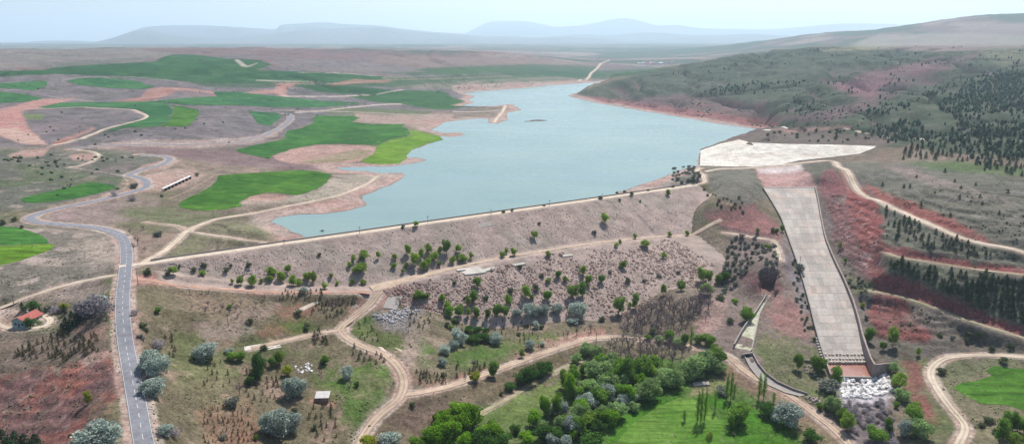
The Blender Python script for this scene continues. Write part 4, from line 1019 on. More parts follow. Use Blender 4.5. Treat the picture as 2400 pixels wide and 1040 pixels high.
# ------------------------------------------------------------------ roads as sheets
def ribbon(name, P, width, mat, label=None, lift=.07, parent=None, edge=.35, seed=0):
    T = np.gradient(P[:, :2], axis=0); T /= np.hypot(T[:, 0], T[:, 1])[:, None] + 1e-9
    N = np.stack([T[:, 1], -T[:, 0]], 1)
    k = 9; rows = []
    for j in range(k):
        o = (j / (k - 1) - .5) * width
        o = o + (edge * (fbm(P[:, 0] / 9, P[:, 1] / 9, 2, seed + j) if j in (0, k - 1) else 0))
        q = P[:, :2] + N * np.asarray(o).reshape(-1, 1) if np.ndim(o) else P[:, :2] + N * o
        rows.append(np.column_stack([q, np.maximum(P[:, 2] + lift, H(q[:, 0], q[:, 1]) + lift * .6) - (.1 if j in (0, k - 1) else 0)]))
    V = np.stack(rows, 1).reshape(-1, 3); nn = len(P)
    ii = np.arange(nn * k).reshape(nn, k)
    Fq = np.stack([ii[:-1, :-1], ii[:-1, 1:], ii[1:, 1:], ii[1:, :-1]], -1).reshape(-1, 4)
    me = mesh_np(name, V, Fq, mat, True)
    ca = me.color_attributes.new('Rut', 'FLOAT_COLOR', 'POINT')
    pat = np.array([.0, .45, 1., .8, .25, .8, 1., .45, .0])[None] * np.ones((nn, 1)) + .35 * fbm(V[:, 0] / 6, V[:, 1] / 6, 3, seed + 3).reshape(nn, k)
    pat = np.clip(pat, 0, 1).ravel(); ca.data.foreach_set('color', np.stack([pat, pat, pat, np.ones_like(pat)], 1).astype(np.float32).ravel())
    o = ob(name, me, parent)
    if parent is None: tag(o, kind='structure', label=label)
    return o
ar = ribbon('asphalt_road', *ROADS['asphalt_near'], M['asphalt'], 'grey two lane asphalt road winding up the left side', .10, edge=.1)
ribbon('asphalt_road', *ROADS['asphalt_far'], M['asphalt'], 'far bend of asphalt road around the grey fallow hill', .22, edge=.1)
P, w = ROADS['asphalt_near']
T = np.gradient(P[:, :2], axis=0); T /= np.hypot(T[:, 0], T[:, 1])[:, None]; N = np.stack([T[:, 1], -T[:, 0]], 1)
seg = np.concatenate([[0], np.cumsum(np.hypot(*np.diff(P[:, :2], axis=0).T))])
def strip(s0, s1, off, wd, step=2.0):
    t = np.linspace(s0, s1, max(int((s1 - s0) / step) + 1, 2))
    q = np.stack([np.interp(t, seg, P[:, i]) for i in range(3)], 1); nn = np.stack([np.interp(t, seg, N[:, i]) for i in range(2)], 1)
    a = q.copy(); b = q.copy(); a[:, :2] += nn * (off - wd / 2); b[:, :2] += nn * (off + wd / 2)
    V = np.stack([a, b], 1).reshape(-1, 3); V[:, 2] = np.maximum(V[:, 2] + .10, H(V[:, 0], V[:, 1]) + .08) + .03
    ii = np.arange(len(t) * 2).reshape(-1, 2)
    return V, np.stack([ii[:-1, 0], ii[:-1, 1], ii[1:, 1], ii[1:, 0]], -1)
s = 3.0; nd_ = 0
while s < min(seg[-1] - 5, 330):
    ob('lane_dash', mesh_np('lane_dash', *strip(s, s + 3.2, 0, .22), M['paint']), ar); s += 7.0
for sgn in (-1, 1):
    ob('edge_line', mesh_np('edge_line', *strip(1, seg[-1] - 1, sgn * 3.0, .16), M['paint']), ar)
RD = [('link', 'dirt_red', 'reddish dirt track along the foot of the left dam slope', .07), ('valley', 'dirt', 'dirt road winding down past the wooden shed', .08), ('toe', 'dirt', 'pale dirt road running above the wooded stream', .08),
 ('spur', 'dirt', 'short dirt spur ending at the white slabs', .07), ('lake_track', 'dirt_pale', 'pale dirt track curving along the left lake shore', .09), ('lake_branch', 'dirt_pale', 'thin dirt branch between lake track and dam crest', .07),
 ('right_bank', 'dirt_pale', 'pale dirt road over the right bank beside the red cut', .10), ('loop', 'dirt_pale', 'hooked dirt road round the green field at lower right', .09), ('farm', 'dirt_pale', 'farm track leaving the asphalt road towards the house', .07),
 ('meadow', 'track_green', 'two rut grassy track beside the dark walnut trees', .06), ('dike', 'dirt_pale', 'track on the small spit in the lake', .2), ('far_road', 'dirt_pale', 'far pale road running down to the lake', .5), ('hill_track', 'dirt_pale', 'white track on the hillside above the concrete apron', .25),
 ('crest_link', 'dirt_pale', 'pale dirt bend linking dam crest and spillway', .12), ('knee_track', 'dirt_pale', 'pale track bordering the far left green field', .3), ('terrace_track', 'dirt', 'short worn path left of the lake track', .09), ('west_track', 'dirt_pale', 'thin farm track curling below the far road', .2),
 ('house_drive', 'dirt_pale', 'looped drive around the red roofed house', .06), ('slab_track', 'dirt_pale', 'thin path from the berm to the chute', .1), ('bench_track', 'track_green', 'upper bench track between the red scarps', .1), ('low_bench', 'track_green', 'lower bench track below the pines', .1)]
for i, (key, mt, lb, lf) in enumerate(RD):
    P_, w_ = ROADS[key]
    ribbon('dirt_road', P_, w_ * .9, M[mt + '_track'], lb, lf, None, .7, 300 + 7 * i)

# ------------------------------------------------------------------ crop fields as sheets
def sheet(name, B, mat, label):
    nb = len(B)
    x0, y0 = B.min(0); x1, y1 = B.max(0)
    dist = float(np.hypot(*B.mean(0)))
    st = max((x1 - x0) / 70, (y1 - y0) / 70, 1.5)
    GXs, GYs = np.meshgrid(np.arange(x0, x1, st), np.arange(y0, y1, st))
    pts = np.stack([GXs.ravel(), GYs.ravel()], 1)
    pts = pts[poly_sd(pts[:, 0], pts[:, 1], B) > st * .4]
    r = delaunay_2d_cdt([Vector(map(float, q)) for q in np.concatenate([B, pts])], [(i, (i + 1) % nb) for i in range(nb)], [], 1, 1e-3)
    vv = np.array([(q.x, q.y) for q in r[0]]); tri = list(r[2])
    cen = np.array([vv[list(f)].mean(0) for f in tri])
    ok = poly_sd(cen[:, 0], cen[:, 1], B) > 0
    z = H(vv[:, 0], vv[:, 1]) + max(.10, dist / 5000)
    o = ob(name, mesh_py(name, np.column_stack([vv, z]), [f for f, k_ in zip(tri, ok) if k_], mat, True))
    return tag(o, kind='structure', label=label)
for (nm, mt, lb, poly), B in zip(FIELDS, FW):
    sheet(nm, B, M[mt], lb)
# ------------------------------------------------------------------ dam
dam = empty('dam', (float(DA[0] + DU[0] * DL / 2), float(DA[1] + DU[1] * DL / 2), 0))
tag(dam, 'long rock covered embankment dam with a pale road on its crest', 'dam')
dloc = Vector(dam.location)
def dpos(s, d, z): return np.stack([DA[0] + DU[0] * s + DN[0] * d - dloc.x, DA[1] + DU[1] * s + DN[1] * d - dloc.y, z - dloc.z], -1)
ns_, nd2 = 340, 120
ss = np.linspace(-3, DL + 1, ns_)
SS, TT = np.meshgrid(ss, np.linspace(0, 1, nd2), indexing='ij')
# columns follow the breaks of slope
tdv = np.maximum(np.interp(SS, T_TS, T_TD), np.interp(SS, TS, T_BD) + 8) + 10
DD = -22 + (tdv + 22) * TT
wx_ = DA[0] + DU[0] * SS + DN[0] * DD; wy_ = DA[1] + DU[1] * SS + DN[1] * DD
zz = H(wx_, wy_) + .02
prof = dam_z(SS, DD)
lump = .22 * fbm(wx_ / 1.7, wy_ / 1.7, 2, 61) + .25 * fbm(wx_ / 6, wy_ / 6, 3, 62)
lump = lump * sstep((np.abs(DD) - 4.5) / 2)
zz = zz + np.where(prof > zz - .6, .12 + lump, -.35)
ii = np.arange(ns_ * nd2).reshape(ns_, nd2)
ob('embankment', mesh_np('embankment', dpos(SS, DD, zz).reshape(-1, 3), np.stack([ii[:-1, :-1], ii[:-1, 1:], ii[1:, 1:], ii[1:, :-1]], -1).reshape(-1, 4), M['dam'], True), dam)
def dam_strip(name, s0, s1, d0, d1, mat, lift, wob=.3, seed=1, step=2.0):
    t = np.linspace(s0, s1, int((s1 - s0) / step) + 2)
    rows = []
    for j, fr in enumerate((0, .25, .5, .75, 1)):
        a0 = d0(t) if callable(d0) else np.full(t.shape, d0); a1 = d1(t) if callable(d1) else np.full(t.shape, d1)
        d = a0 + (a1 - a0) * fr + (wob * fbm(t / 7, t * 0 + j, 3, seed + j) if j in (0, 4) else 0)
        x = DA[0] + DU[0] * t + DN[0] * d; y = DA[1] + DU[1] * t + DN[1] * d
        rows.append(dpos(t, d, H(x, y) + lift - (.25 if j in (0, 4) else 0)))
    V = np.stack(rows, 1).reshape(-1, 3); ii = np.arange(len(t) * 5).reshape(-1, 5)
    return ob(name, mesh_np(name, V, np.stack([ii[:-1, :-1], ii[:-1, 1:], ii[1:, 1:], ii[1:, :-1]], -1).reshape(-1, 4), mat, True), dam)
dam_strip('crest_road', -14, DL - 1, -3.0, 3.4, M['dirt_pale'], .32, .3, 5)
bdf = lambda t: np.interp(t, TS, T_BD)
dam_strip('berm_road', 113, 392, lambda t: bdf(t) - 3.0 - 1.5 * sstep((170 - t) / 60), lambda t: bdf(t) + .6 + 3.6 * sstep((190 - t) / 70), M['dirt'], .50, .5, 15)
mb = MB()
t = np.arange(2, DL - 8, 6.0)
for a_, b_ in zip(t[:-1], t[1:]):
    lo = dpos(np.array([a_, b_ - .05, b_ - .05, a_]), np.array([-3.9, -3.9, -3.4, -3.4]), np.full(4, 39.9)); hi = lo.copy(); hi[:, 2] += 1.0
    mb.hexa(lo, hi)
mb.build('parapet', M['concrete'], dam)
# loose stones of the rock fill
def rock_mesh(name, mat, seed, flat=.75):
    r_ = np.random.default_rng(seed)
    V = np.array([(1, 0, 0), (0, 1, 0), (-1, 0, 0), (0, -1, 0), (.1, .1, 1), (.6, .7, -.5), (-.7, .6, -.5), (-.6, -.7, -.5), (.7, -.6, -.5), (.45, .4, .75), (-.5, .35, .8), (-.4, -.5, .7), (.5, -.45, .75)], float)
    V *= r_.uniform(.75, 1.2, V.shape); V[:, 2] *= flat
    Fc = [(0, 1, 9), (1, 10, 9), (1, 2, 10), (2, 11, 10), (2, 3, 11), (3, 12, 11), (3, 0, 12), (0, 9, 12), (9, 10, 4), (10, 11, 4), (11, 12, 4), (12, 9, 4), (0, 5, 1), (1, 6, 2), (2, 7, 3), (3, 8, 0)]
    return V, Fc
ROCKS = [rock_mesh('r', None, q) for q in range(6)]
def rock_field(name, X, Y, Z, S, mat, parent, off=(0, 0, 0)):
    Vs, Fs, b = [], [], 0
    for i in range(len(X)):
        V, Fc = ROCKS[i % 6]
        an = RNG.uniform(0, 6.28); c, s_ = math.cos(an), math.sin(an); k = S[i]; st = RNG.uniform(.7, 1.35)
        W = np.empty_like(V); W[:, 0] = (V[:, 0] * c * st - V[:, 1] * s_) * k + X[i]; W[:, 1] = (V[:, 0] * s_ * st + V[:, 1] * c) * k + Y[i]; W[:, 2] = V[:, 2] * k + Z[i]
        Vs.append(W); Fs.append(np.array(Fc) + b); b += len(V)
    V = np.concatenate(Vs) - np.array(off); o = ob(name, mesh_np(name, V, np.concatenate(Fs), mat), parent)
    o['kind'] = 'stuff'
    return o
n_ = 8200
s_ = RNG.uniform(118, 345, n_); q_ = RNG.uniform(0, 1, n_)
d0 = bdf(s_) + 6.5; d1 = np.interp(s_, T_TS, T_TD) + 1
d_ = d0 + (d1 - d0) * q_
x_ = DA[0] + DU[0] * s_ + DN[0] * d_; y_ = DA[1] + DU[1] * s_ + DN[1] * d_
k_ = (fbm(x_ / 18, y_ / 18, 4, 64) + .6 * np.minimum(np.minimum((s_ - 118) / 30, (345 - s_) / 35), np.minimum(q_ * 5, (1 - q_) * 3)) + RNG.normal(0, .15, n_)) > .12
rock_field('riprap_stones', x_[k_], y_[k_], np.maximum(H(x_, y_), dam_z(s_, d_) - .2)[k_] + .15, (RNG.gamma(2.4, .15, n_) + .16)[k_], M['rock'], dam, dloc)
n_ = 5200
s_ = RNG.uniform(4, 395, n_); q_ = RNG.uniform(0, 1, n_) ** .8
d_ = 5 + (bdf(s_) - 7.5 - 5) * q_
k_ = d_ > 5
x_ = DA[0] + DU[0] * s_ + DN[0] * d_; y_ = DA[1] + DU[1] * s_ + DN[1] * d_
rock_field('slope_stones', x_[k_], y_[k_], H(x_, y_)[k_] + .12, (RNG.gamma(4, .055, n_) + .10)[k_], M['rock_pale'], dam, dloc)

# ------------------------------------------------------------------ flat concrete pads
def pad(name, px, mat, label, cat, th=.35, lift=.0, group=None):
    c = np.array([pick(*q) for q in px]); o0 = c.mean(0); o0[2] = c[:, 2].min()
    r = empty(name, o0)
    mb = MB(); lo = c - o0; hi = lo.copy(); lo[:, 2] -= .5; hi[:, 2] += th + lift
    mb.hexa(lo[::-1], hi[::-1]); mb.build('slab', mat, r)
    tag(r, label, cat, group)
    return r
pad('concrete_pad', [(1068,634),(1122,627),(1140,640),(1092,646)], M['concrete_white'], 'large worn concrete pad beside the berm road', 'concrete pad', .8)
pad('concrete_pad', [(1126,634),(1156,627),(1160,631),(1136,639)], M['concrete_white'], 'smaller white concrete pad right of the large one', 'concrete pad', .8)
pad('concrete_pad', [(1070,634),(1088,631),(1092,634),(1072,637)], M['concrete_white'], 'narrow white strip pad left of the large pad', 'concrete pad', .85)
pad('concrete_pad', [(1200,622),(1226,617),(1233,620),(1207,625)], M['concrete_white'], 'lone white pad with a dark bush at its edge', 'concrete pad', .8)
pad('concrete_pad', [(1315,600),(1340,597),(1343,600),(1320,603)], M['concrete_white'], 'small pale slab half way along the berm', 'concrete pad', .7)
pad('concrete_pad', [(1116,525),(1146,521),(1155,530),(1124,534)], M['concrete'], 'grey slab patch high on the dam slope', 'concrete pad', .35)
pad('concrete_pad', [(897,722),(910,696),(944,694),(930,725)], M['concrete'], 'long grey concrete ramp at the track junction', 'concrete pad', .3)
pad('concrete_pad', [(572,812),(610,806),(614,813),(574,821)], M['concrete_white'], 'broken white slab, left of two at the spur end', 'concrete pad', .10)
pad('concrete_pad', [(624,813),(655,808),(660,813),(628,819)], M['concrete_white'], 'broken white slab, right of two at the spur end', 'concrete pad', .10)
pad('concrete_pad', [(688,728),(740,705),(750,708),(700,733)], M['dirt_pale'], 'pale paved strip between the sapling rows', 'concrete pad', .06)
pad('concrete_pad', [(885,812),(930,815),(945,822),(900,823)], M['dirt_pale'], 'pale gravel heap pad beside the winding dirt road', 'gravel pad', .08)
pad('concrete_pad', [(1622,898),(1660,895),(1664,903),(1626,906)], M['concrete'], 'grey stone foundation on the meadow by the grove', 'foundation', .7)

# ------------------------------------------------------------------ loose rocks one can pick apart
RM = [mesh_py('rock', *ROCKS[q], None) for q in range(6)]
def rock_parts(root_name, label, cat, poly, count, s0, s1, mat):
    P = np.array(poly, float)
    c = pick(*P.mean(0)); root = empty(root_name, c); tag(root, label, cat)
    ms = []
    for q in range(6):
        me = RM[q].copy(); me.materials.append(mat); ms.append(me)
    k = 0; tries = 0
    while k < count and tries < 20000:
        tries += 1
        x, y = RNG.uniform(P[:, 0].min(), P[:, 0].max()), RNG.uniform(P[:, 1].min(), P[:, 1].max())
        if poly_sd(np.array([x]), np.array([y]), P)[0] < 0: continue
        w_ = pick(x, y); o = bpy.data.objects.new('rock', ms[k % 6]); sc = RNG.uniform(s0, s1)
        o.scale = (sc * RNG.uniform(.8, 1.3), sc, sc * RNG.uniform(.7, 1.2)); o.rotation_euler = (RNG.uniform(-.3, .3), RNG.uniform(-.3, .3), RNG.uniform(0, 6.28))
        o.location = w_ - c + np.array([0, 0, sc * .25]); link(o, root); k += 1
rock_parts('rubble_pile', 'heap of grey white broken stones beside the concrete ramp', 'rubble', [(876,738),(905,733),(930,722),(975,718),(985,728),(955,740),(930,755),(900,757),(880,748)], 150, .45, .95, M['rock_grey'])
rock_parts('rubble_pile', 'thin scatter of pale stones spilled below the grey heap', 'rubble', [(900,757),(960,742),(990,740),(950,775),(905,772)], 60, .25, .55, M['rock_grey'])
rock_parts('riprap_apron', 'bright white boulders below the spillway basin', 'boulders', [(1968,884),(2045,882),(2082,874),(2092,918),(2040,935),(1972,932)], 230, .75, 1.45, M['rock_white'])
rock_parts('rubble_pile', 'white boulders and planks left of the silver olive tree', 'rubble', [(688,860),(730,850),(735,870),(715,880),(698,880)], 30, .35, .8, M['rock_white'])
rock_parts('rubble_pile', 'pale boulders at the end of the outlet canal', 'rubble', [(1888,930),(1915,932),(1925,945),(1900,948)], 26, .5, 1.0, M['rock_pale'])
rock_parts('rubble_pile', 'tan boulders on the bank left of the stilling basin', 'rubble', [(1885,850),(1915,862),(1915,885),(1890,880)], 26, .5, 1.1, M['rock_pale'])

# ------------------------------------------------------------------ spillway
sp0 = chute_pt(.5, .5)
spw = empty('spillway', sp0); tag(spw, 'long grey concrete spillway chute running down to a red basin', 'spillway')
def R_(p): return np.asarray(p, float) - sp0
NL, NR = 8, 26
bed = MB()
for r in range(40):
    a0, a1 = chute_pt(-.01, r / 40), chute_pt(1.01, r / 40); b0, b1 = chute_pt(-.01, (r + 1) / 40), chute_pt(1.01, (r + 1) / 40)
    lo = [R_(a0), R_(a1), R_(b1), R_(b0)]; lo = [q - np.array([0, 0, .05]) for q in lo]
    bed.add(lo, [(3, 2, 1, 0)])
bed.build('chute_bed', M['joint'], spw)
for r in range(NR):
    for l in range(NL):
        t0, t1 = (r + .010) / NR, (r + .990) / NR; f0, f1 = (l + .006) / NL, (l + .994) / NL
        q = [R_(chute_pt(f0, t1)), R_(chute_pt(f1, t1)), R_(chute_pt(f1, t0)), R_(chute_pt(f0, t0))]
        up = RNG.uniform(.06, .13)
        c = np.mean(q, 0)
        mb = MB(); mb.hexa([p - c + np.array([0, 0, -.04]) for p in q], [p - c + np.array([0, 0, up]) for p in q])
        mb.build('chute_slab', M['chute'], spw, c)
def wall(name, base, hts, thick, mat, root, o0, below=1.0):
    base = [np.asarray(b, float) for b in base]
    B = np.array(base); T = np.gradient(B[:, :2], axis=0); T /= np.hypot(T[:, 0], T[:, 1])[:, None] + 1e-9; N = np.stack([T[:, 1], -T[:, 0]], 1) * thick / 2
    V, Fc = [], []
    for i in range(len(B)):
        for sg, zt in ((-1, -below), (-1, hts[i]), (1, hts[i]), (1, -below)):
            V.append((B[i, 0] + N[i, 0] * sg - o0[0], B[i, 1] + N[i, 1] * sg - o0[1], B[i, 2] + zt - o0[2]))
    for i in range(len(B) - 1):
        a_ = i * 4; b_ = a_ + 4
        Fc += [(a_ + k, a_ + (k + 1) % 4, b_ + (k + 1) % 4, b_ + k) for k in range(4)]
    Fc += [(3, 2, 1, 0), (len(V) - 4, len(V) - 3, len(V) - 2, len(V) - 1)]
    return ob(name, mesh_py(name, V, Fc, mat), root)
tt = np.linspace(-.02, 1, 26)
wall('side_wall', [chute_pt(1.02, max(q, 0)) + np.array([0, 0, 0]) for q in tt], list(np.interp(tt, [0, .25, .6, .85, 1], [1.6, 1.9, 2.6, 4.0, 7.0])), .9, M['wall_con'], spw, sp0)
wall('side_wall', [chute_pt(-.015, max(q, 0)) for q in tt], list(np.interp(tt, [0, .5, .8, 1], [.5, .7, .9, 1.4])), .5, M['concrete'], spw, sp0)
zb = -10.2
def zpt(px, py, z): return np.array([float(q) for q in at_z(px, py, z)])
bw = [chute_pt(1.02, 1), zpt(2037, 868, zb), zpt(2046, 884, zb)]
wall('basin_wall', bw, [7.0, 7.6, 7.6], .9, M['wall_con'], spw, sp0)
wall('wing_wall', [zpt(2047, 884, zb), zpt(2068, 878, zb), zpt(2092, 868, zb)], [7.5, 6.6, 4.2], .8, M['wall_con'], spw, sp0)
wall('basin_wall', [chute_pt(-.02, .97), zpt(1938, 862, zb), zpt(1946, 884, zb)], [2.2, 2.4, 2.0], .7, M['wall_con'], spw, sp0)
wall('wing_wall', [zpt(1868, 846, -7.5), zpt(1900, 850, -8.2), zpt(1934, 858, zb)], [1.2, 1.8, 3.2], .7, M['wall_con'], spw, sp0)
mb = MB(); q = [zpt(1936, 848, zb + .5), zpt(2034, 852, zb + .5), zpt(2046, 884, zb + .5), zpt(1946, 882, zb + .5)]
mb.add([R_(p) for p in q], [(3, 2, 1, 0)]); mb.build('basin_water', M['red_water'], spw)
wall('end_sill', [zpt(1946, 884, zb), zpt(2046, 886, zb)], [.9, .9], .9, M['concrete'], spw, sp0)
for r, (t_, nb_) in enumerate(((.955, 11), (.98, 12), (1.0, 13))):
    for k in range(nb_):
        c = chute_pt((k + .5 + RNG.uniform(-.1, .1)) / nb_, t_) - sp0
        mb = MB(); w_ = .45 * RNG.uniform(.8, 1.2); mb.box(-w_, w_, -.45, .45, -.4, .95 * RNG.uniform(.7, 1.15)); mb.build('baffle_block', M['concrete_white'], spw, c)
mb = MB()
for k in range(9):
    p = chute_pt(-.06, .86 + .016 * k) - sp0
    mb = MB(); mb.box(-.6, .6, -.45, .45, -.8, .5); mb.build('step_block', M['concrete_white'], spw, p)
# sill across the top of the chute
wall('sill', [chute_pt(-.03, 0), chute_pt(1.03, 0)], [.35, .35], 1.2, M['concrete_white'], spw, sp0)
# lined approach
ap0 = pick(1800, 360)
apr = empty('concrete_lining', ap0); tag(apr, 'bright white concrete lining on the slope behind the spillway entrance', 'concrete lining')
BOT = [(1640,389),(1700,391),(1770,391),(1835,386),(1872,377),(1950,369),(2015,361),(2050,347)]
TOP = [(1642,353),(1690,337),(1732,328),(1762,335),(1835,338),(1920,339),(1990,341),(2054,343)]
def pl(Pl, t):
    P = np.array(Pl, float); k = t * (len(P) - 1); i = min(int(k), len(P) - 2); return P[i] + (P[i + 1] - P[i]) * (k - i)
NC, NRw = 42, 6
grid = [[pick(*(pl(BOT, i / NC) * (1 - j / NRw) + pl(TOP, i / NC) * (j / NRw))) for j in range(NRw + 1)] for i in range(NC + 1)]
g = np.array(grid)
for i in range(NC):
    for j in range(NRw):
        q = np.array([g[i, j], g[i + 1, j], g[i + 1, j + 1], g[i, j + 1]]); c = q.mean(0); q = (q - c) * .985
        up = RNG.uniform(.32, .42)
        mb = MB(); mb.hexa(q - np.array([0, 0, .6]), q + np.array([0, 0, up])); mb.build('lining_panel', M['lining'], apr, c - ap0)
# small lined inlet at the far shore
pad('concrete_pad', [(1786,306),(1838,297),(1848,301),(1800,307)], M['concrete_white'], 'white concrete wedge at the water edge behind the apron', 'concrete pad', .5)
# flat white forecourt in front of the lining
pad('concrete_pad', [(1772,396),(1840,389),(1874,379),(1880,386),(1858,394),(1786,399)], M['concrete_white'], 'pale forecourt slab at the head of the approach channel', 'concrete pad', .1) if False else None

# ------------------------------------------------------------------ outlet channel
oc0 = pick(1760, 760)
och = empty('outlet_channel', oc0); tag(och, 'concrete outlet channel leading from the dark tunnel mouth to the stream', 'channel')
def pk(pts): return [pick(*q) for q in pts]
LW = [(1797,692),(1784,715),(1770,738),(1756,755),(1738,782),(1720,814)]
RW = [(1806,692),(1793,712),(1780,738),(1774,765),(1768,792),(1761,822)]
wall('channel_wall', pk(LW), [1.6, 2.2, 2.6, 2.8, 2.8, 2.4], .7, M['concrete'], och, oc0)
wall('channel_wall', pk(RW), [.5, .7, .8, .8, .8, .8], .6, M['concrete'], och, oc0)
mb = MB(); Lp, Rp = pk(LW), pk(RW)
for i in range(5):
    mb.add([Lp[i] - oc0 + (0, 0, .12), Rp[i] - oc0 + (0, 0, .12), Rp[i + 1] - oc0 + (0, 0, .12), Lp[i + 1] - oc0 + (0, 0, .12)], [(3, 2, 1, 0)])
M['algae'] = simple('channel_algae', (.24,.24,.14), (.42,.40,.34), .25)
mb.build('channel_floor', M['algae'], och)
hw = pk([(1738,836), (1764,832)])
wall('head_wall', hw, [1.8, 1.8], .8, M['concrete'], och, oc0)
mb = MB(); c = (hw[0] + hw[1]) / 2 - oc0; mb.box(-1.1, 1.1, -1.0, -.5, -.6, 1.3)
M['dark'] = simple('dark_gate_and_shade', (.02,.02,.022), (.035,.033,.033), 1)  # near-black for gate and shed door, also for the shelters' painted shade
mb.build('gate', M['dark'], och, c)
LW2 = [(1746,838),(1758,862),(1775,884),(1800,903),(1840,921),(1872,929)]; RW2 = [(1765,834),(1777,856),(1795,878),(1822,898),(1858,914),(1892,924)]
wall('canal_wall', pk(LW2), [.7] * 6, .5, M['concrete'], och, oc0); wall('canal_wall', pk(RW2), [1.5, 1.5, 1.5, 1.4, 1.3, 1.0], .6, M['wall_con'], och, oc0)
mb = MB(); Lp, Rp = pk(LW2), pk(RW2)
for i in range(5):
    mb.add([Lp[i] - oc0 + (0, 0, .15), Rp[i] - oc0 + (0, 0, .15), Rp[i + 1] - oc0 + (0, 0, .15), Lp[i + 1] - oc0 + (0, 0, .15)], [(3, 2, 1, 0)])
mb.build('canal_floor', M['concrete'], och)

# ------------------------------------------------------------------ buildings
M['plaster'] = simple('teal_plaster', (.26,.37,.34), (.36,.46,.42), .5, .85)
M['tile'] = simple('red_tiles', (.25,.062,.052), (.34,.11,.09), 1.2, .8)
M['glass'] = simple('window_glass', (.03,.04,.05), (.05,.06,.07), 1, .15, 0, 0, .5)
M['tin'] = simple('tin_roof', (.36,.33,.32), (.52,.49,.46), .8, .6)
M['brick'] = simple('shed_brick', (.22,.115,.095), (.33,.20,.17), 1.5, .9)
M['white'] = simple('white_sheet', (.74,.74,.73), (.82,.82,.81), .5, .6)
hp = pick(66, 757)
house = empty('house', hp, math.radians(-8)); tag(house, 'small teal house with a red tiled gable roof', 'house')
hx_, hl, hh = 3.6, 5.2, 3.0      # half width, half length (ridge along y), wall height
mb = MB(); mb.box(-hx_, hx_, -hl, hl, -1.5, hh); mb.add([(-hx_, -hl, hh), (hx_, -hl, hh), (0, -hl, hh + 1.9)], [(0, 1, 2)]); mb.add([(-hx_, hl, hh), (hx_, hl, hh), (0, hl, hh + 1.9)], [(2, 1, 0)])
mb.build('wall', M['plaster'], house)
rfm = MB()
for sg in (-1, 1):
    q = [(sg * (hx_ + .5), -hl - .5, hh - .25), (sg * (hx_ + .5), hl + .5, hh - .25), (0, hl + .5, hh + 1.95), (0, -hl - .5, hh + 1.95)]
    if sg > 0: q = q
    rfm.hexa([np.array(p) - (0, 0, .0) for p in q], [np.array(p) + (0, 0, .16) for p in q])
roof = rfm.build('roof', M['tile'], house)
mb = MB(); mb.box(-1.3, -.7, 1.5, 2.1, hh + .8, hh + 2.6); mb.build('chimney', M['plaster'], roof)
for (x_0, x_1, y_0, y_1, z_0, z_1) in ((-2.4, -1.2, -hl - .06, -hl + .1, 1.0, 2.2), (1.2, 2.4, -hl - .06, -hl + .1, 1.0, 2.2), (hx_ - .1, hx_ + .06, -3.2, -1.8, 1.0, 2.2), (hx_ - .1, hx_ + .06, 1.4, 2.8, 1.0, 2.2)):
    mb = MB(); mb.box(x_0, x_1, y_0, y_1, z_0, z_1); mb.build('window', M['glass'], house)
mb = MB(); mb.box(-.5, .5, -hl - .07, -hl + .1, 0, 2.1); mb.build('door', M['wood'], house)
mb = MB(); mb.box(hx_ + .0, hx_ + 2.2, -2.5, 3.5, .1, .5); mb.build('terrace', M['concrete'], house)

sp_ = pick(757, 936)
shed = empty('shed', sp_, math.radians(4)); tag(shed, 'lone brick shed with a pale sloping sheet roof', 'shed')
mb = MB(); mb.hexa([(-2.9, -1.9, -.6), (2.9, -1.9, -.6), (2.9, 1.9, -.6), (-2.9, 1.9, -.6)], [(-2.9, -1.9, 2.0), (2.9, -1.9, 2.0), (2.9, 1.9, 2.9), (-2.9, 1.9, 2.9)]); mb.build('wall', M['brick'], shed)
mb = MB(); q = [(-3.2, -2.3, 1.95), (3.2, -2.3, 1.95), (3.2, 2.3, 3.03), (-3.2, 2.3, 3.03)]; mb.hexa(q, [np.array(p) + (0, 0, .14) for p in q]); mb.build('roof', M['tin'], shed)
mb = MB(); mb.box(2.85, 2.97, -.5, .4, -.3, 1.8); mb.build('door', M['dark'], shed)
mb = MB(); mb.box(-1.6, -.8, -1.97, -1.8, .8, 1.5); mb.build('window', M['glass'], shed)

ORD = ['first', 'second', 'third', 'fourth', 'fifth', 'sixth', 'seventh', 'eighth', 'ninth', 'tenth', '11th', '12th', '13th', '14th', '15th', '16th', '17th', '18th', '19th', '20th', '21st', '22nd', '23rd', '24th', '25th', '26th', '27th', '28th', '29th', '30th'] + [f'{q}th' for q in range(31, 90)]
for k in range(8):
    p = pick(386 + k * 8.2, 447 - k * 3.85)
    r = empty('picnic_shelter', p, math.radians(-12)); tag(r, f'white roofed picnic shelter, {ORD[k]} from the left of the row', 'shelter', 'row of white picnic shelters')
    mb = MB(); q = [(-1.3, -1.6, 2.3), (1.3, -1.6, 2.3), (1.3, 1.6, 2.6), (-1.3, 1.6, 2.6)]; mb.hexa(q, [np.array(w_) + (0, 0, .12) for w_ in q]); mb.build('roof', M['white'], r)
    for sx in (-1, 1):
        for sy in (-1, 1):
            mb = MB(); mb.box(sx * 1.1 - .09, sx * 1.1 + .09, sy * 1.3 - .09, sy * 1.3 + .09, -.8, 2.2 + .13 * sy); mb.build('post', M['wood'], r)
    mb = MB(); mb.box(-1.2, 1.2, .9, 1.2, -.5, 2.3); mb.build('shade_panel', M['dark'], r)  # near-black panel puts the shade under the roof into colour
    mb = MB(); mb.box(-1, 1, -.5, .3, .5, .65); mb.build('table', M['wood'], r)
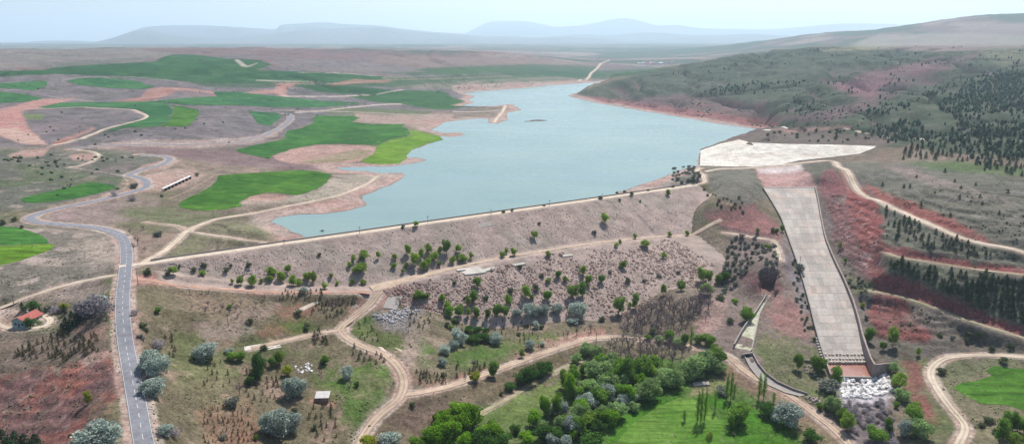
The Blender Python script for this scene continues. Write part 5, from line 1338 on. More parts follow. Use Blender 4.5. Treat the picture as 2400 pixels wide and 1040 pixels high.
# far village
VH = [(1505,147),(1512,150),(1519,148),(1526,151),(1534,149),(1541,151),(1548,150),(1556,152),(1563,151),(1508,143),(1520,143),(1532,144),(1545,145),(1572,153),(1580,152),(1498,150)]
for i, (px_, py_) in enumerate(VH):
    dep = 3300 + 70 * (i % 5)
    yv = (dep + (46 - HC) * SP) / CP; xv = (px_ - 1200) / F * dep
    zv = float(H(xv, yv))
    r = empty('village_house', (xv, yv, zv), RNG.uniform(0, 3)); tag(r, 'tiny pale house in the far village beyond the lake', 'house', 'houses of the far village')
    mb = MB(); mb.box(-9, 9, -6, 6, -3, 6); mb.add([(-9, -6, 6), (-9, 6, 6), (-9, 0, 9)], [(0, 1, 2)]); mb.add([(9, -6, 6), (9, 6, 6), (9, 0, 9)], [(2, 1, 0)]); mb.build('wall', M['white'], r)
    mb = MB(); mb.add([(-9.5, -6.6, 5.8), (9.5, -6.6, 5.8), (9.5, 0, 9.2), (-9.5, 0, 9.2), (9.5, 6.6, 5.8), (-9.5, 6.6, 5.8)], [(0, 1, 2, 3), (3, 2, 4, 5)]); mb.build('roof', M['tile'] if i % 3 else M['tin'], r)

# ------------------------------------------------------------------ utility poles
POLES = [(33,716,24,'by the farm track above the house'),(211,728,25,'in front of the purple bush'),(324,668,40,'at the junction beside the asphalt road'),(535,765,28,'on the slope of cut stubble'),(843,548,17,'on the dam crest, first from the left'),
 (1003,524,18,'on the dam crest, second from the left'),(1151,504,14,'on the dam crest, third from the left'),(1288,483,14,'on the dam crest, fourth from the left'),(1411,465,11,'on the dam crest, rightmost'),(666,574,13,'beside the left end of the dam crest'),
 (1822,630,36,'on the bare mound left of the chute'),(1873,634,32,'against the left edge of the chute'),(1654,750,20,'at the edge of the bare thicket'),(1397,805,30,'with a sign plate beside the toe road'),(87,413,26,'alone on the left pasture'),(1240,790,20,'in the sapling meadow'),(957,780,16,'beside the grey rubble'),(445,690,14,'below the red dam track')]
for px_, py_, hpx, lb in POLES:
    p = pick(px_, py_); dep = p[1] * CP - (p[2] - HC) * SP; h_ = min(hpx * dep / F * 1.08, 11)
    r = empty('utility_pole', p); tag(r, f'thin dark wooden pole {lb}', 'pole', 'utility poles')
    mb = MB(); mb.tube((0, 0, -.5), (0, 0, h_), .17, .11, 6); mb.build('post', M['wood'], r)
    mb = MB(); mb.box(-.9, .9, -.07, .07, h_ - .75, h_ - .6); mb.build('cross_arm', M['wood'], r)
    if 'sign plate' in lb:
        mb = MB(); mb.box(-.5, .5, -.2, -.14, 2.2, 3.0); mb.build('sign_plate', M['white'], r)
# ------------------------------------------------------------------ tree and bush prototypes (unit height, unit width)
def leaf_mesh(name, pts, nrm, size, mat, seed, tint, jit=.9):
    r_ = np.random.default_rng(seed); n = len(pts)
    nr = nrm + r_.normal(0, jit, (n, 3)); nr /= np.linalg.norm(nr, axis=1)[:, None] + 1e-9
    a = np.cross(nr, r_.normal(0, 1, (n, 3))); a /= np.linalg.norm(a, axis=1)[:, None] + 1e-9
    b = np.cross(nr, a)
    sz = size * r_.uniform(.55, 1.35, n)[:, None]; el = r_.uniform(.6, 1.1, n)[:, None]
    c0 = pts - a * sz; c1 = pts + b * sz * el * .75; c2 = pts + a * sz; c3 = pts - b * sz * el * .75
    V = np.stack([c0, c1, c2, c3], 1).reshape(-1, 3)
    me = mesh_np(name, V, np.arange(n * 4).reshape(n, 4), mat)
    ca = me.color_attributes.new('Tint', 'FLOAT_COLOR', 'POINT')
    t = np.repeat(np.clip(tint, 0, 1), 4); c = np.stack([t, t, t, np.ones_like(t)], 1).astype(np.float32)
    ca.data.foreach_set('color', c.ravel())
    return me
def lobes_crown(name, lobes, n, size, mat, seed, inner=.25):
    r_ = np.random.default_rng(seed); P, N, T = [], [], []
    vol = np.array([l[3] * l[4] for l in lobes]); vol = vol / vol.sum()
    for (x, y, z, rx, rz), v in zip(lobes, vol):
        k = max(int(n * v), 4)
        d = r_.normal(0, 1, (k, 3)); d /= np.linalg.norm(d, axis=1)[:, None]
        rad = np.where(r_.uniform(0, 1, k) < inner, r_.uniform(.3, .8, k), r_.uniform(.8, 1.06, k))[:, None]
        P.append(np.array([x, y, z]) + d * rad * np.array([rx, rx, rz])); N.append(d)
        T.append(np.clip(r_.uniform(.15, .85) + r_.normal(0, .18, k), 0, 1))
    return leaf_mesh(name, np.concatenate(P), np.concatenate(N), size, mat, seed + 1, np.concatenate(T))
def trunk_mesh(name, h, r, mat, limbs=5, seed=0, spread=.3, top=.75):
    r_ = np.random.default_rng(seed); mb = MB()
    mb.tube((0, 0, -.08), (0, 0, h * .5), r, r * .75, 6); mb.tube((0, 0, h * .5), (.02, .01, h), r * .75, r * .3, 5)
    for k in range(limbs):
        a = k * 2.4 + r_.uniform(0, 1); z0 = h * r_.uniform(.35, .8); q = spread * r_.uniform(.6, 1.1)
        mb.tube((0, 0, z0), (math.cos(a) * q, math.sin(a) * q, z0 + (top - z0) * r_.uniform(.4, .9)), r * .5, r * .15, 4)
    return mesh_py(name, mb.v, mb.f, mat)
def make_lobes(seed, k, cz, rz, rx, lr, flat=1.0):
    r_ = np.random.default_rng(seed); L = [(0, 0, cz, rx * .62, rz * .68)]
    for i in range(k):
        d = r_.normal(0, 1, 3); d /= np.linalg.norm(d); q = r_.uniform(.55, .8)
        s_ = lr * r_.uniform(.75, 1.3)
        L.append((d[0] * rx * q, d[1] * rx * q, cz + d[2] * rz * q * flat, s_, s_ * r_.uniform(.85, 1.2) * rz / rx * .8))
    return L
PROTO = {}
def proto(kind, crown_f, trunk_f, nvar=3):
    PROTO[kind] = [(trunk_f(q), crown_f(q)) for q in range(nvar)]
def rnd_crown(mat, cz=.56, rz=.44, rx=.5, k=13, lr=.2, n=1500, size=.036):
    return lambda q: lobes_crown('crown', make_lobes(q * 7 + hash_(mat), k, cz, rz, rx, lr), n, size, M[mat], q * 13 + 5)
def hash_(s): return sum(ord(c) * (i + 1) for i, c in enumerate(s)) % 97
bark = lambda h=.5, r=.022, **kw: (lambda q: trunk_mesh('trunk', h, r, M['bark'], 5, q, **kw))
for kd in ('poplar', 'green', 'lush', 'yellow'): proto(kd, rnd_crown(kd, .56, .44, .46, 14, .18, 2300, .040), bark())
proto('walnut', rnd_crown('walnut', .52, .46, .5, 16, .19, 2400, .040), bark(.4))
proto('silver', rnd_crown('silver', .47, .5, .5, 22, .165, 3000, .034), bark(.35, .03))
proto('willow', rnd_crown('willow', .5, .48, .5, 20, .17, 2800, .035), bark(.35, .03))
proto('shrub', rnd_crown('shrub', .46, .5, .5, 9, .22, 600, .066), bark(.3, .02), 4)
proto('greyshrub', rnd_crown('greyshrub', .46, .5, .5, 9, .22, 600, .066), bark(.3, .02), 4)
proto('purple', rnd_crown('purple', .5, .5, .5, 12, .2, 800, .045), bark(.3, .02), 2)
def slim_crown(mat):
    def f(q):
        r_ = np.random.default_rng(q + 3); L = []
        for i in range(15):
            z = .12 + .82 * i / 14; w_ = .46 * math.sin(math.pi * (z * .9 + .08)) ** .7
            a = r_.uniform(0, 6.28); L.append((math.cos(a) * w_ * .35, math.sin(a) * w_ * .35, z, w_ * .72, .085))
        return lobes_crown('crown', L, 1100, .035, M[mat], q + 9)
    return f
# slim crowns are built unit-wide and squeezed by the object scale; leaves stay small
proto('slim', slim_crown('green'), bark(.8, .05, spread=.2), 3)
def cone_crown(mat, n, size, power=1.0, base=.06, k_l=9, rag=.16):
    def f(q):
        r_ = np.random.default_rng(q * 3 + 1)
        z = base + (1 - base) * r_.uniform(0, 1, n) ** 1.35
        prof = (1 - (z - base) / (1 - base)) ** power * .5
        whorl = .80 + rag * np.cos(z * k_l * 6.28) + r_.normal(0, .10, n)
        a = r_.uniform(0, 6.28, n); rad = prof * whorl * np.where(r_.uniform(0, 1, n) < .25, r_.uniform(.3, .8, n), 1) + .012
        P = np.stack([np.cos(a) * rad, np.sin(a) * rad, z], 1); N = np.stack([np.cos(a), np.sin(a), .5 + 0 * a], 1)
        return leaf_mesh('crown', P, N, size, M[mat], q, np.clip(r_.normal(.5, .25, n), 0, 1), .6)
    return f
proto('pine', cone_crown('pine', 620, .05, .62, .10, 6, .2), bark(.85, .03, spread=.12), 4)
proto('sapling', cone_crown('sapling', 170, .075, .8, .05, 5, .15), bark(.8, .035, spread=.1), 4)
def bare_crown(q):
    r_ = np.random.default_rng(q + 40); mb = MB()
    def br(p, d, l, r, lv):
        e = p + d * l; mb.tube(p, e, r, r * .55, 3)
        if lv == 0: return
        for _ in range(4 if lv > 1 else 5):
            nd_v = Vector((d.x + r_.normal(0, .5), d.y + r_.normal(0, .5), d.z + r_.normal(.1, .35))).normalized()
            t = r_.uniform(.45, 1); br(p + d * l * t, nd_v, l * r_.uniform(.5, .75), r * .55, lv - 1)
    for k in range(5):
        a = k * 1.26 + r_.uniform(0, .8); br(Vector((0, 0, .15 + .05 * k)), Vector((math.cos(a) * .55, math.sin(a) * .55, .8)).normalized(), .32, .018, 3)
    return mesh_py('twigs', mb.v, mb.f, M['twig'])
proto('bare', bare_crown, bark(.5, .025, spread=.2), 3)

CNT = {}
def plant(name, kind, loc, h, w, label, cat, group=None, parts=True, rz=None):
    var = PROTO[kind]; i = CNT.get(kind, 0); CNT[kind] = i + 1
    tm, cm = var[i % len(var)]
    r = bpy.data.objects.new(name, None); r.empty_display_size = .1
    r.location = loc; r.rotation_euler = (0, 0, RNG.uniform(0, 6.28) if rz is None else rz); r.scale = (w, w, h)
    COL.objects.link(r); tag(r, label, cat, group)
    for nm, me in (('trunk', tm), ('twigs' if kind == 'bare' else 'crown', cm)):
        o = bpy.data.objects.new(nm, me); COL.objects.link(o); o.parent = r
    return r
def size_at(px, py, hpx, wpx):
    p = pick(px, py); dep = p[1] * CP - (p[2] - HC) * SP
    dp = math.atan2(HC - p[2], math.hypot(p[0], p[1]))
    h = hpx * dep / F / math.cos(dp) ; w = wpx * dep / F
    # part of the height seen is the depth of the round crown looked down on
    w *= 1.14; h = 1.08 * max((hpx * dep / F - .35 * w * math.sin(dp)) / math.cos(dp), .55 * w)
    p[2] -= .05
    return p, h, w
NAMES = {'poplar': ('poplar_tree', 'light green poplar', 'tree'), 'green': ('green_tree', 'green leafy tree', 'tree'), 'lush': ('green_tree', 'bright green spreading tree', 'tree'), 'yellow': ('young_tree', 'yellow green young tree', 'tree'),
 'walnut': ('dark_tree', 'dense dark green tree', 'tree'), 'silver': ('silver_olive_tree', 'round silver grey olive tree', 'tree'), 'willow': ('willow_tree', 'grey green willow', 'tree'), 'slim': ('slim_poplar', 'tall slim poplar', 'tree'),
 'pine': ('pine_tree', 'dark green pine', 'tree'), 'sapling': ('conifer_sapling', 'small dark conifer sapling', 'tree'), 'shrub': ('bush', 'dark round bush', 'bush'), 'greyshrub': ('bush', 'grey green round bush', 'bush'), 'purple': ('bush', 'purple grey twiggy bush', 'bush'), 'bare': ('bare_tree', 'leafless brown tree', 'tree')}
def cluster(where, items, group):
    """items: (px, py of the foot, height px, width px, kind); labels count from the left within one kind"""
    byk = {}
    for it in items: byk.setdefault(NAMES[it[4]][1], []).append(it)
    for desc, L in byk.items():
        L.sort(key=lambda q: q[0])
        for i, (px, py, hp_, wp_, kd) in enumerate(L):
            nm, _, cat = NAMES[kd]; p, h, w = size_at(px, py, hp_, wp_)
            lb = f'{desc} {where}' if len(L) == 1 else f'{desc} {where}, {ORD[i]} from left'
            plant(nm, kd, p, h, w, lb, cat, group)
P_, G_, L_, W_, S_, K_, Y_, B_, X_ = 'poplar', 'green', 'lush', 'walnut', 'silver', 'shrub', 'yellow', 'bare', 'greyshrub'
cluster('in the grove on the upper dam slope', [(855,609,24,26,P_),(830,614,18,14,P_),(820,626,14,12,P_),(844,641,28,34,P_),(887,606,20,10,P_),(924,609,16,14,P_),(923,628,14,14,P_),(955,597,26,17,P_),(973,623,34,24,P_),(987,606,26,14,P_),(1005,594,26,16,P_),(1019,613,24,22,P_),(992,636,28,24,P_),(1004,626,24,14,P_),(1032,592,18,12,P_),(1047,596,38,20,G_),(1074,592,22,16,P_),(1062,619,20,16,P_),(1084,613,20,26,P_),(1105,606,16,12,P_),(1030,624,14,12,P_),(945,640,12,10,P_),(953,626,14,12,P_),(825,666,14,12,P_),(852,666,14,14,P_)], 'trees on the upper dam slope')
cluster('along the berm road of the dam', [(1177,603,16,18,P_),(1187,596,18,10,P_),(1204,599,20,15,P_),(1253,559,20,16,P_),(1418,522,24,20,P_),(1285,602,16,12,P_),(1488,560,14,10,P_),(1513,579,18,26,P_),(1445,579,12,12,P_),(1453,570,10,9,P_),(1569,555,14,11,P_),(1217,629,10,13,K_),(1066,667,11,10,K_),(1609,553,14,12,P_),(1392,548,10,11,K_)], 'trees along the berm')
cluster('on the left dam slope', [(348,643,18,18,K_),(394,646,16,15,K_),(407,643,22,18,P_),(454,636,12,12,K_),(480,626,14,14,K_),(476,646,16,16,P_),(530,638,13,12,K_),(584,626,15,14,K_),(540,626,9,9,K_),(421,628,9,8,K_),(748,600,10,9,K_)], 'bushes on the left dam slope')
cluster('in the row at the left dam toe', [(564,668,24,18,P_),(591,670,28,22,P_),(638,648,26,22,P_),(633,660,18,16,P_),(658,660,26,22,P_),(675,640,22,14,P_),(687,670,28,22,P_),(722,660,26,22,P_),(737,663,30,14,P_),(703,670,18,16,P_),(762,676,16,16,P_),(776,650,12,12,P_),(791,668,12,10,P_),(612,664,13,10,P_),(545,664,12,9,P_)], 'trees at the left dam toe')
cluster('beside the dam crest road', [(828,541,16,14,P_),(918,528,12,22,K_),(975,531,15,15,P_),(945,534,9,9,K_),(1180,499,8,9,K_),(1200,496,8,8,K_),(1407,467,9,11,K_),(1446,456,8,8,K_),(1463,452,8,10,K_),(1480,458,10,10,K_),(1276,484,6,7,K_),(1566,458,14,13,G_),(1264,525,7,8,K_),(755,548,10,12,K_),(1577,440,7,8,K_),(1625,432,16,10,K_),(1180,490,6,7,K_),(1520,448,6,7,K_),(1452,470,6,7,K_),(1500,473,5,6,K_)], 'bushes along the dam crest')
cluster('among the stones of the lower dam face', [(1037,707,22,18,P_),(1119,673,28,20,G_),(1048,723,20,18,L_),(1054,742,26,24,L_),(1075,744,34,26,G_),(1065,755,14,14,G_),(1048,765,12,14,K_),(1098,717,26,14,P_),(1110,709,30,20,G_),(1098,742,24,13,P_),(1117,746,32,18,G_),(1143,748,24,16,G_),(1165,742,36,24,G_),(1183,742,30,22,G_),(1192,715,28,18,P_),(1138,703,14,14,K_),(1231,698,32,24,P_),(1246,702,14,14,G_),(1196,686,14,15,K_),(1256,680,16,16,K_),(1283,704,28,20,L_),(1269,650,12,11,K_),(1285,663,14,14,P_),(1308,652,22,15,G_),(1325,661,16,13,P_),(1342,698,36,28,G_),(1365,694,34,22,G_),(1379,667,26,18,P_),(1450,736,46,26,G_),(1488,722,34,18,G_),(1475,720,14,10,P_),(1554,692,30,16,P_),(1596,680,26,20,G_),(1654,690,30,32,P_),(1642,660,36,22,P_),(1660,663,34,20,G_),(1411,752,14,16,K_),(1471,663,14,13,K_),(1365,645,24,17,P_),(1410,662,22,16,G_),(1460,628,20,19,P_),(1556,605,16,13,P_),(1510,660,9,12,X_),(1430,640,9,10,X_),(1545,650,8,12,X_),(1590,640,8,11,X_),(1090,700,8,10,K_)], 'trees on the lower dam face')
cluster('at the foot of the rocky dam face', [(1238,742,34,30,S_),(1258,742,32,30,S_),(1275,739,28,28,S_),(1306,734,26,28,S_),(1352,740,38,46,S_),(1344,759,18,24,S_),(1212,739,16,26,S_)], 'silver olives at the dam toe')
cluster('in the sapling meadow', [(1075,803,38,40,S_),(1162,804,30,34,S_),(1103,780,18,26,W_),(1120,780,18,20,W_),(1138,778,14,14,W_),(1105,801,22,30,W_),(1122,800,22,28,W_),(1140,800,22,28,W_),(1042,829,26,28,S_),(1062,817,22,26,S_),(1037,856,22,24,S_),(1242,818,24,26,S_),(1256,768,18,18,S_),(1268,770,12,12,K_),(1271,810,12,13,S_),(1223,837,22,15,P_),(1038,880,10,12,X_),(1112,850,9,12,X_),(979,703,24,30,G_),(996,701,18,22,G_),(938,714,26,24,B_),(1216,786,9,12,K_),(1235,767,11,9,K_),(1057,770,10,12,G_)], 'trees of the sapling meadow')
cluster('beside the dirt road above the stream', [(1115,895,28,28,Y_),(1156,882,36,28,G_),(1090,892,12,9,B_),(1222,900,34,34,W_),(1240,898,42,40,W_),(1260,885,40,38,W_),(1280,876,34,34,W_),(1196,914,24,26,W_),(1175,926,10,11,K_),(967,953,14,14,K_),(1023,987,20,20,W_),(1352,785,28,18,B_),(1384,778,24,18,B_),(1330,790,20,12,B_),(1362,838,14,16,G_)], 'trees by the dirt road')
cluster('in the grove at the bottom edge', [(1077,972,36,46,L_),(1096,1008,52,36,L_),(1055,1034,60,50,L_),(1020,1046,50,50,L_),(985,1055,40,46,L_),(1090,1050,40,44,L_),(1135,1050,50,60,W_),(1175,1045,40,44,W_),(1208,1014,22,26,W_),(1235,1042,38,40,L_),(1250,1000,42,38,L_),(863,1044,24,38,Y_),(912,1044,38,54,S_)], 'trees at the bottom edge')
cluster('in the stream grove', [(1373,830,32,38,'willow'),(1400,840,36,36,'willow'),(1350,850,26,26,'willow'),(1408,888,50,58,'willow'),(1385,926,44,50,'willow'),(1420,910,38,38,'willow'),(1450,900,58,38,G_),(1472,906,68,40,G_),(1504,890,62,44,G_),(1526,892,44,30,P_),(1520,936,58,58,'willow'),(1560,906,50,50,'willow'),(1582,906,46,44,'willow'),(1612,888,44,50,'willow'),(1630,880,58,60,'willow'),(1658,868,52,50,'willow'),(1676,858,54,44,G_),(1685,873,32,36,'willow'),(1477,942,38,34,S_),(1450,938,46,32,G_),(1425,985,46,44,'willow'),(1448,980,46,44,'willow'),(1408,952,34,24,'willow'),(1485,962,26,30,'willow'),(1380,958,42,40,S_),(1377,1002,42,44,P_),(1335,936,60,30,L_),(1338,1022,50,42,S_),(1292,1042,32,32,S_),(1327,1044,28,30,S_),(1277,976,56,28,L_),(1304,976,58,28,L_),(1323,908,44,26,P_),(1346,906,50,26,L_),(1275,1028,38,44,W_),(1300,1030,36,40,W_),(1385,1045,40,54,W_),(1315,972,42,36,S_),(1404,930,34,30,W_),(1368,880,28,26,G_),(1430,870,34,34,'willow'),(1360,960,40,30,S_),(1352,975,36,30,'willow'),(1400,1010,30,34,W_),(1345,870,20,20,G_)], 'trees of the stream grove')
cluster('on the bright green meadow', [(1634,990,70,13,'slim'),(1642,992,78,13,'slim'),(1651,988,72,12,'slim'),(1675,964,48,10,'slim'),(1703,936,60,13,'slim'),(1712,936,64,12,'slim'),(1721,926,28,9,'slim'),(1604,987,28,13,'slim'),(1778,936,58,14,'slim'),(1789,936,60,13,'slim'),(1731,992,58,58,G_),(1712,1007,36,18,G_),(1662,1044,34,20,P_),(1846,1000,62,66,S_),(1820,985,36,34,S_),(1796,972,36,38,W_),(1813,944,26,11,'slim'),(1902,1034,30,42,W_),(1690,925,20,30,X_),(1720,1020,10,10,K_)], 'trees of the bright meadow')
cluster('behind the stream grove', [(1569,801,28,30,G_),(1604,810,34,18,G_),(1619,810,44,13,'slim'),(1658,810,34,40,G_),(1592,810,24,30,'willow'),(1546,802,18,26,'willow'),(1635,805,28,24,'willow'),(1520,796,14,20,G_),(1530,780,14,16,'willow')], 'trees behind the grove')
cluster('near the outlet channel', [(1750,753,38,36,G_),(1711,756,14,16,K_),(1723,711,14,18,L_),(1698,657,26,26,W_),(1683,665,22,20,G_),(1690,702,12,20,K_),(1871,865,42,24,G_),(1912,873,40,30,G_),(1926,868,34,28,G_),(1960,900,42,32,G_),(1938,918,28,50,X_),(1985,1010,52,34,P_),(1970,985,36,24,G_),(1952,964,42,40,'willow'),(1920,960,20,18,G_),(1935,955,14,16,L_),(1812,545,14,12,K_),(1833,543,18,10,G_),(1797,583,14,14,P_),(1775,545,12,11,G_),(1820,547,12,12,G_),(1877,640,26,20,X_),(1772,580,10,10,K_)], 'trees near the outlet channel')
cluster('right of the chute', [(2092,812,50,28,P_),(2069,820,24,15,G_),(2036,801,34,26,G_),(1968,585,18,9,P_),(1980,615,12,8,G_),(2022,720,12,13,Y_),(2036,705,11,10,X_),(2030,748,12,11,X_),(2152,833,22,11,P_),(2204,789,11,13,K_),(2231,796,13,13,X_),(2271,789,16,15,K_),(2296,790,18,16,K_),(2265,805,16,13,K_),(2323,824,16,15,K_),(2369,818,18,15,K_),(2350,852,18,22,K_),(2206,876,14,22,K_)], 'trees right of the chute')
cluster('beside the river bed', [(2052,1038,44,46,G_),(2082,1014,36,24,G_),(2138,984,46,48,G_),(2152,1022,50,50,'willow'),(2121,1018,42,38,S_),(2094,872,28,24,'willow'),(2109,910,38,36,P_),(2113,938,34,38,'willow'),(2100,955,18,16,G_),(2319,989,16,24,K_),(2098,900,24,22,'willow')], 'trees beside the river bed')
cluster('in the lower right corner grove', [(2342,1038,58,30,G_),(2358,1006,50,22,G_),(2372,1012,48,24,G_),(2384,1010,46,28,G_),(2398,1020,46,30,G_),(2369,1044,40,40,P_),(2352,1025,46,24,G_),(2300,1000,12,16,K_),(2330,1012,10,16,K_)], 'trees in the lower right grove')
cluster('beside the asphalt road', [(368,882,68,64,S_),(352,862,46,40,S_),(362,925,46,60,S_),(345,915,30,30,S_),(482,842,46,64,S_),(235,1062,84,100,S_),(195,1066,56,70,S_),(388,1016,28,36,S_),(408,1022,32,36,'purple'),(206,946,34,17,Y_),(337,769,18,18,K_),(344,776,12,14,K_),(370,734,16,18,G_),(316,736,14,16,'purple'),(372,815,16,30,'purple'),(328,790,8,14,X_),(335,796,10,10,X_),(212,741,50,56,'purple'),(238,742,54,56,'purple'),(232,722,34,46,S_),(198,738,36,34,X_)], 'trees beside the asphalt road')
cluster('around the red roofed house', [(54,731,24,14,'pine'),(79,728,24,28,W_),(94,732,14,9,'pine'),(107,734,16,10,'pine'),(130,734,18,26,'purple'),(152,736,24,12,'pine'),(156,769,28,20,'pine'),(172,764,36,26,'pine'),(146,773,18,14,'pine'),(71,768,26,22,W_),(164,775,20,16,'pine'),(182,750,28,22,'pine'),(150,725,16,18,Y_),(118,726,10,14,K_)], 'trees around the house')
cluster('in the bottom left corner', [(8,1046,44,40,'pine'),(38,1044,38,34,'pine'),(60,1050,38,34,'pine'),(84,1048,36,34,'pine'),(22,1062,40,40,'pine')], 'pines in the bottom left corner')
cluster('on the slope around the shed', [(687,932,56,50,S_),(702,922,44,36,S_),(650,1018,66,66,S_),(630,1014,50,40,S_),(685,1006,46,44,S_),(672,1015,24,26,S_),(813,886,32,30,S_),(822,906,20,16,B_),(610,888,64,32,W_),(600,895,34,26,W_),(654,852,36,28,P_),(640,860,28,20,G_),(760,853,22,24,G_),(548,846,26,30,G_),(565,846,24,24,G_),(585,902,26,20,W_),(618,819,14,16,K_),(537,827,14,20,S_),(585,757,14,17,K_),(719,773,18,18,K_),(538,722,10,15,G_),(562,926,38,24,B_),(672,880,26,24,Y_),(545,950,16,34,X_),(521,1028,14,18,X_),(690,965,14,14,K_),(737,1005,14,12,K_),(710,688,18,22,S_),(700,735,12,18,K_),(600,1030,14,12,G_),(836,905,14,12,W_)], 'trees around the shed')
cluster('on the left pasture', [(305,549,18,16,B_),(323,574,26,18,B_),(372,553,14,22,X_),(315,441,14,16,X_),(270,459,12,18,'purple'),(35,519,12,13,K_),(8,526,14,16,K_),(335,540,16,14,B_),(310,470,8,18,'purple'),(132,381,8,10,K_),(50,535,8,10,K_),(380,462,8,7,K_),(463,412,9,10,X_),(313,588,26,14,B_),(340,590,16,12,B_)], 'bushes of the left pasture')

GROVE_FILL = True
def fill(poly, count, minpx):
    P = np.array(poly, float); out = []; tries = 0
    while len(out) < count and tries < count * 60:
        tries += 1
        q = (RNG.uniform(P[:, 0].min(), P[:, 0].max()), RNG.uniform(P[:, 1].min(), P[:, 1].max()))
        if poly_sd(np.array([q[0]]), np.array([q[1]]), P)[0] < 0: continue
        if any(abs(q[0] - o_[0]) < minpx and abs(q[1] - o_[1]) < minpx * .8 for o_ in out): continue
        out.append(q)
    return out
def stand(poly, count, minpx, kind, h0, h1, asp, label, group):
    nm, _, cat = NAMES[kind]
    L = sorted(fill(poly, count, minpx))
    for i, (px, py) in enumerate(L):
        hp_ = RNG.uniform(h0, h1) * (.85 if kind == 'sapling' else 1); p, h, w = size_at(px, py, hp_, hp_ * asp * (1.25 if kind == 'sapling' else 1))
        plant(nm, kind, p, h, w, label if len(L) > 20 else f'{label}, {ORD[i]} from left', cat, group)
stand([(86,800),(150,778),(232,788),(232,822),(150,850),(100,848),(30,838)], 58, 7, 'sapling', 11, 24, .5, 'dark young conifer in the plantation below the house', 'conifers below the house')
stand([(655,684),(765,682),(760,704),(650,706)], 20, 6, 'sapling', 7, 15, .6, 'small dark conifer along the dirt track above the paved strip', 'saplings above the paved strip')
stand([(738,702),(842,696),(830,722),(770,752),(728,738)], 32, 6, 'sapling', 6, 13, .62, 'small brown conifer on the bank inside the track junction', 'saplings inside the junction')
stand([(473,958),(592,955),(592,1038),(475,1038)], 66, 7, 'sapling', 7, 15, .42, 'tiny conifer in the rows planted on red soil', 'saplings on red soil')
stand([(575,868),(655,868),(650,942),(575,942)], 24, 8, 'sapling', 9, 20, .45, 'dark conifer on the slope left of the shed', 'conifers left of the shed')
stand([(477,830),(540,832),(540,912),(477,908)], 16, 9, 'sapling', 9, 18, .45, 'dark conifer below the silver olive on the upper slope', 'conifers on the upper slope')
stand([(715,955),(795,950),(800,1030),(720,1038)], 17, 10, 'sapling', 9, 19, .5, 'conifer sapling on the grass below the shed', 'saplings below the shed')
stand([(732,782),(780,780),(778,808),(735,808)], 8, 8, 'sapling', 12, 20, .75, 'bushy dark conifer beside the short spur road', 'conifers beside the spur')
stand([(820,812),(900,830),(905,856),(860,858),(815,830)], 11, 9, 'sapling', 9, 17, .6, 'conifer sapling on the green bank inside the road bend', 'saplings in the road bend')
stand([(838,738),(880,770),(900,800),(860,802),(836,790)], 13, 8, 'sapling', 7, 14, .5, 'conifer sapling beside the grey rubble heap', 'saplings beside the rubble')
stand([(958,735),(1010,735),(1005,772),(958,768)], 13, 7, 'sapling', 7, 14, .55, 'conifer sapling at the lower edge of the dam', 'saplings at the dam edge')
stand([(973,868),(1048,880),(1046,904),(980,898)], 24, 6, 'sapling', 8, 15, .55, 'dense small conifer near the road fork', 'saplings near the road fork')
stand([(1062,856),(1140,848),(1140,880),(1070,892)], 11, 9, 'sapling', 11, 20, .5, 'larger conifer sapling along the road edge', 'saplings along the road edge')
stand([(1060,752),(1200,752),(1290,770),(1270,815),(1180,800),(1060,790)], 44, 9, 'sapling', 6, 14, .4, 'slender conifer sapling in the dry meadow below the dam', 'saplings in the dry meadow')
stand([(385,785),(415,785),(415,845),(395,845)], 8, 8, 'sapling', 9, 16, .65, 'brown conifer right of the asphalt road', 'conifers right of the asphalt road')
stand([(1320,760),(1450,768),(1400,785),(1300,790)], 10, 10, 'sapling', 6, 11, .4, 'slender conifer sapling beside the red road bank', 'saplings beside the red bank')
# leafless thickets
stand([(1455,792),(1480,745),(1540,715),(1600,705),(1666,692),(1662,735),(1610,768),(1540,797)], 52, 9, 'bare', 26, 42, .8, 'leafless brown tree in the thicket below the rocks', 'thicket below the rocks')
stand([(1410,838),(1420,806),(1520,806),(1600,815),(1598,848),(1540,862),(1440,850)], 32, 10, 'bare', 26, 40, .8, 'leafless brown tree in the thicket behind the grove', 'thicket behind the grove')
stand([(430,700),(560,715),(640,700),(560,745),(440,730)], 12, 14, 'bare', 12, 22, .8, 'thin leafless sapling on the slope below the track', 'thin leafless saplings')
for kd, cn, lb in (('willow', 17, 'grey green willow packed into the middle of the stream grove'), ('green', 13, 'mid green tree packed into the middle of the stream grove'), ('silver', 3, 'pale silver tree packed into the middle of the stream grove'), ('lush', 8, 'bright green tree packed into the middle of the stream grove')):
    stand([(1300,960),(1340,890),(1400,840),(1480,856),(1600,862),(1690,852),(1680,878),(1600,905),(1545,925),(1480,962),(1440,985),(1400,1040),(1240,1046),(1262,985)], cn, 14, kd, 30, 48, .92, lb, 'trees packed in the stream grove')
stand([(985,1050),(1040,1000),(1110,995),(1180,1030),(1200,1055)], 9, 18, 'lush', 40, 56, .95, 'bright green tree packed into the grove at the bottom edge', 'trees packed at the bottom edge')
